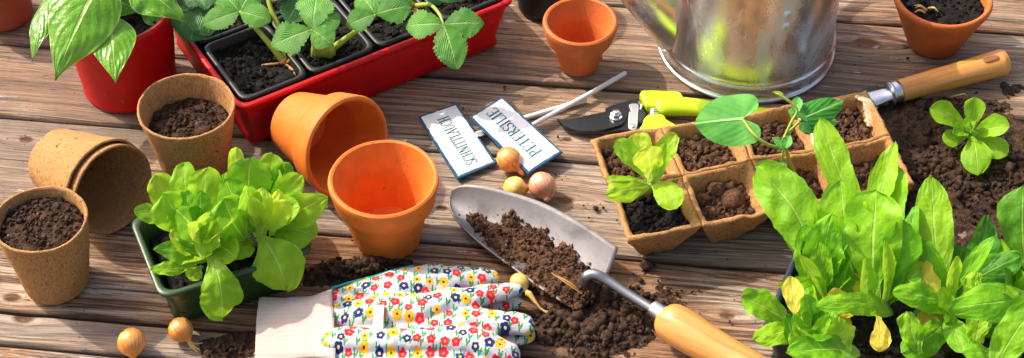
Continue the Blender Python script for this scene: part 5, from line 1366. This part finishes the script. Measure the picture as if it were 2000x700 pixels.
low = [tb([(700, 640, .006), (860, 620, .008), (960, 596, .008), (1000, 592, .008)], [.030, .022, .0115, .009], .5),
       tb([(700, 670, .006), (900, 670, .007), (980, 662, .008), (1026, 655, .008)], [.030, .020, .012, .010], .5),
       tb([(664, 720, .006), (800, 742, .008), (950, 738, .008)], [.026, .030, .018], .4)]
soft('hand_part', low, M['floral'], g2_, .0022, 5, .002)
cf = tb([(508, 644, .009), (570, 641, .0105), (625, 636, .013), (668, 634, .016)], [.029, .0295, .0265, .0275], .30)
o = soft('cuff', [(cf[0], cf[1])], M['knit'], g1_, .0018, 2, .0018)
# square, open cuff end: a flattened band
def band(parent, z, dz, off, name='cuff'):
    L = []
    for x, y0, y1, zz, th_ in [(506, 584, 706, z, dz), (512, 582, 708, z, dz), (560, 584, 704, z + .001, dz), (610, 580, 700, z + .003, dz * 1.05), (650, 568, 706, z + .006, dz * 1.3)]:
        a_, b_ = P(x + off, y0, zz), P(x + off + (6 if x > 600 else -8), y1 + off, zz); m_ = (a_ + b_) / 2; s_d = (b_ - a_) / 2
        L.append(np.array([m_ + s_d * math.copysign(abs(math.cos(t_)) ** .55, math.cos(t_)) + np.array([0, 0, th_ * math.copysign(abs(math.sin(t_)) ** .7, math.sin(t_))]) for t_ in np.linspace(0, 2 * math.pi, 56, endpoint=False)]))
    D = []
    for a_, b_ in zip(L, L[1:]):
        for k in range(6): D.append(a_ + (b_ - a_) * k / 6)
    D.append(L[-1]); v, f = loops(D, True, True, True)
    v = v + nvec(v + z, 45, .0014, 2)
    return mk(name, v, f, M['knit'], parent)
bpy.data.objects.remove(o)
band(g1_, .0145, .0055, 0); band(g2_, .0052, .0048, 5)
v, f = loops([np.array([P(730, 598, .0385) + d_, P(751, 597, .0385) + d_, P(749, 620, .0365) + d_, P(748, 650, .033) + d_, P(727, 652, .033) + d_, P(729, 622, .0365) + d_]) for d_ in (np.array([0, 0, -.001]), np.array([0, 0, .0012]))], True, True, True)
bev(mk('cotton_tag', v, f, M['cotton'], g1_, smooth=False), .0004)
v, f = tube([P(*p) for p in [(650, 563, .015), (690, 551, .018), (730, 541, .019), (770, 529, .020), (806, 521, .019)]], [.0015] * 5, 12, 6); mk('edge_binding', v, f, M['teal'], g1_)
v, f = tube([P(*p) for p in [(1020, 566, .020), (1014, 576, .018), (1000, 580, .017), (985, 583, .018)]], [.0014] * 4, 10, 5); mk('edge_binding', v, f, M['teal'], g1_)
# ------------------------------------------------------------------ loose soil
def heap(name, cx, cy, rx, ry, rot, hgt, seed, ng, label, thr=.15, mat='soil', fine=1.0, base=None, gsz=1.0):
    """soil spilled on the boards: a bumpy sheet that runs out into crumbs; pixels for centre and half sizes"""
    rs = np.random.RandomState(seed); c = P(cx, cy); sc_ = scale(c); ax_, ay_ = rx / sc_, ry / sc_ / .72
    n = 150; g = np.linspace(-1.25, 1.25, n); X, Y = np.meshgrid(g, g)
    cr, sr = math.cos(rot), math.sin(rot)
    wx = c[0] + X * ax_ * cr - Y * ay_ * sr; wy = c[1] + X * ax_ * sr + Y * ay_ * cr
    pp_ = np.stack([wx, wy, wx * 0 + seed], -1)
    den = 1 - np.sqrt(X ** 2 + Y ** 2) + .55 * fbm(pp_ * 22, 4)
    lump = fbm(pp_ * 95, 4)
    H = hgt * np.clip(den, -1, .6) / .6 + hgt * .45 * lump + .0012 * fbm(pp_ * 300, 2) - thr * hgt
    H = np.minimum(H, hgt * 1.5)
    V = np.stack([wx, wy, H], -1).reshape(-1, 3)
    idx = np.arange(n * n).reshape(n, n); q = np.stack([idx[:-1, :-1], idx[:-1, 1:], idx[1:, 1:], idx[1:, :-1]], -1).reshape(-1, 4)
    keep = (H.ravel()[q] > -.0016).any(1); q = q[keep]
    used = np.unique(q); mp = -np.ones(n * n, int); mp[used] = np.arange(len(used))
    V = V[used]; q = mp[q]
    # crumbs, denser towards the middle, some flung out
    m = int(ng * 2.2); r = np.abs(rs.normal(0, .62, m)); a = rs.rand(m) * 6.283
    gx, gy = r * np.cos(a), r * np.sin(a)
    px_ = c[0] + gx * ax_ * cr - gy * ay_ * sr; py_ = c[1] + gx * ax_ * sr + gy * ay_ * cr
    w_ = fbm(np.stack([px_, py_, px_ * 0 + seed], -1) * 22, 4)
    k = (1.15 - r + .9 * w_ > rs.rand(m) * .9)
    px_, py_, gx, gy = px_[k][:ng], py_[k][:ng], gx[k][:ng], gy[k][:ng]
    sz = (.0005 + .0030 * rs.rand(len(px_)) ** 4) * gsz
    dd = 1 - np.sqrt(gx ** 2 + gy ** 2) + .55 * fbm(np.stack([px_, py_, px_ * 0 + seed], -1) * 22, 4)
    hh = np.maximum(hgt * np.clip(dd, -1, .6) / .6 - thr * hgt, 0) + sz * .35
    big_ = rs.rand(len(sz)) < .014; sz[big_] = rs.uniform(.0035, .0062, big_.sum()) * gsz * (.6 if hgt < .004 else 1); hh[big_] += sz[big_] * .4
    gv, gf = grains(np.stack([px_, py_, hh], -1), sz, rs)
    V, F = join((V, q.tolist()), (gv, gf))
    o = mk(name, V, F, M[mat], origin=c)
    return tag(o, label, 'soil', kind='stuff')
heap('spilled_soil', 1170, 640, 165, 78, R(8), .0055, 3, 3600, 'dark crumbly soil spilled below the trowel and beside the glove fingers', thr=.42)
heap('spilled_soil', 1180, 590, 62, 34, R(-30), .012, 17, 500, 'dark soil fallen off the rear edge of the trowel')
heap('spilled_soil', 720, 522, 120, 26, R(10), .006, 5, 1200, 'soil scattered between the green tray, the upright terracotta pot and the glove')
heap('spilled_soil', 455, 680, 50, 22, R(15), .002, 9, 220, 'few crumbs of soil at the bottom edge left of the glove cuff')
heap('spilled_soil', 1905, 330, 215, 165, R(-8), .008, 11, 4200, 'broad patch of dark soil spread over the boards at the right edge', thr=.05)
heap('spilled_soil', 1830, 212, 150, 22, R(2), .0045, 13, 900, 'thin soil strewn in front of the wooden handle at the right')
# single crumbs lying about
rs = np.random.RandomState(44); pos, sz = [], []
for x, y, s in [(1252, 548, 2.4), (1230, 562, 2.0), (1322, 573, 3.3), (1352, 571, 1.4), (1365, 566, 1.2), (1163, 408, 2.2), (1178, 406, 2.0), (1140, 402, 1.2), (1150, 426, 1.3), (1266, 518, 5.0), (1410, 655, 4.2), (1330, 590, 1.0), (1090, 268, 1.6), (1205, 430, 1), (1237, 535, 1.4), (1283, 560, 1.2), (985, 170, 1.4), (986, 176, 1.2), (905, 212, 1.0), (918, 216, 1.0), (1085, 340, 1), (1098, 352, .9), (1092, 346, .8), (1105, 345, .8), (1290, 612, 1.3), (1340, 628, 1.4), (1425, 628, 1.4), (1386, 540, .9), (690, 470, 1.5), (1228, 300, 1), (1500, 640, 1.2), (240, 560, .8), (600, 580, 1.2), (1700, 470, 1.4), (1255, 530, 1.4)]:
    pos.append(P(x, y, .0006 + s * .0004)); sz.append(s * .0010)
for _ in range(170):
    x, y = rs.uniform(0, 2000), rs.uniform(60, 700); s = .3 + rs.rand() ** 3 * .9; pos.append(P(x, y, .0005)); sz.append(s * .0009)
v, f = grains(np.array(pos), np.array(sz), rs)
tag(mk('soil_crumbs', v, f, M['soil']), 'single crumbs of soil scattered over the boards', 'soil', kind='stuff')

# soil lying in the trowel blade
rs = np.random.RandomState(2)
n1, n2 = 110, 60; V = []
ni, nk = BLV.shape[:2]
def bpt(u, w):
    x, y = u * (ni - 1), w * (nk - 1); i, j = min(int(x), ni - 2), min(int(y), nk - 2); a_, b_ = x - i, y - j
    return (BLV[i, j] * (1 - a_) + BLV[i + 1, j] * a_) * (1 - b_) + (BLV[i, j + 1] * (1 - a_) + BLV[i + 1, j + 1] * a_) * b_
U, W_ = np.meshgrid(np.linspace(.20, 1.04, n1), np.linspace(.22, 1.0, n2), indexing='ij')
keepq = []; Hh = np.zeros_like(U); Pt = np.zeros(U.shape + (3,))
for i in range(n1):
    for j in range(n2):
        p = bpt(min(U[i, j], 1), W_[i, j])
        if U[i, j] > 1: p = p + nz(P(1160, 545) - P(880, 385)) * (U[i, j] - 1) * .17
        Pt[i, j] = p
nn_ = fbm(Pt * 60 + 5, 4); n3 = fbm(Pt * 170, 4)
cen = .63 + .02 * np.sin(U * 9); hw = .07 + .31 * np.clip((U - .32) / .25, 0, 1) ** .7
d_ = 1 - np.abs(W_ - cen) / (hw + .12 * nn_); d_ = np.minimum(d_, (U - .33 + .03 * nn_) * 9); d_ = np.minimum(d_, (1.06 - U) * 14)
Hh = .017 * np.clip(d_, -.3, 1) ** 1 * (.55 + .6 * np.clip(U, 0, 1)) + .0075 * nn_ * (d_ > 0) + .0040 * n3 - .001
Pt[..., 2] += Hh
idx = np.arange(n1 * n2).reshape(n1, n2); q = np.stack([idx[:-1, :-1], idx[1:, :-1], idx[1:, 1:], idx[:-1, 1:]], -1).reshape(-1, 4)
keep = (Hh.ravel()[q] > -.0005).all(1) & (d_.ravel()[q] > -.02).all(1); q = q[keep]; used = np.unique(q); mp = -np.ones(n1 * n2, int); mp[used] = np.arange(len(used))
Vs = Pt.reshape(-1, 3)[used]
pos, sz = [], []
for _ in range(2600):
    i, j = rs.randint(n1), rs.randint(n2)
    if d_[i, j] > 0: pos.append(Pt[i, j] + rs.normal(0, .0008, 3)); sz.append(.0005 + .0024 * rs.rand() ** 3)
    elif d_[i, j] > -.5 - rs.rand() * .5 and rs.rand() < .4:
        k = bpt(min(U[i, j], 1), W_[i, j]); pos.append(k + [0, 0, .0006]); sz.append(.0004 + .0010 * rs.rand() ** 3)
for _ in range(900):
    u_, w__ = rs.uniform(.1, 1), rs.uniform(.04, .95); pos.append(bpt(u_, w__) + [0, 0, .0004]); sz.append(.00035 + .0005 * rs.rand() ** 2)
gv, gf = grains(np.array(pos), np.array(sz), rs)
V, F = join((Vs, mp[q].tolist()), (gv, gf))
tag(mk('trowel_soil', V, F, M['soil_fibre'], origin=P(1080, 520)), 'lumpy brown soil heaped in the blade of the big trowel', 'soil', kind='stuff')
for k, pts in enumerate(([(1078, 534, .034), (1110, 556, .034), (1136, 574, .030)], [(1090, 540, .034), (1112, 552, .036), (1130, 566, .032)])):
    v, f = tube([P(*p) for p in pts], [.0006, .0008, .0005], 6, 4)
    tag(mk('straw', v, f, M['stem_brown'], origin=P(1100, 550)), ['longer dry stalk lying on the soil in the trowel', 'shorter dry stalk beside the longer one on the soil in the trowel'][k], 'stalk', 'dry stalks on the trowel soil')
v, f = tube([P(*p) for p in [(1858, 189, .006), (1872, 186, .008), (1884, 184, .008), (1890, 189, .005)]], [.0008, .0009, .0008, .0004], 6, 4)
tag(mk('dry_root', v, f, M['root'], origin=P(1874, 187)), 'thin pale root curl on the soil just above the seedling at right', 'root')
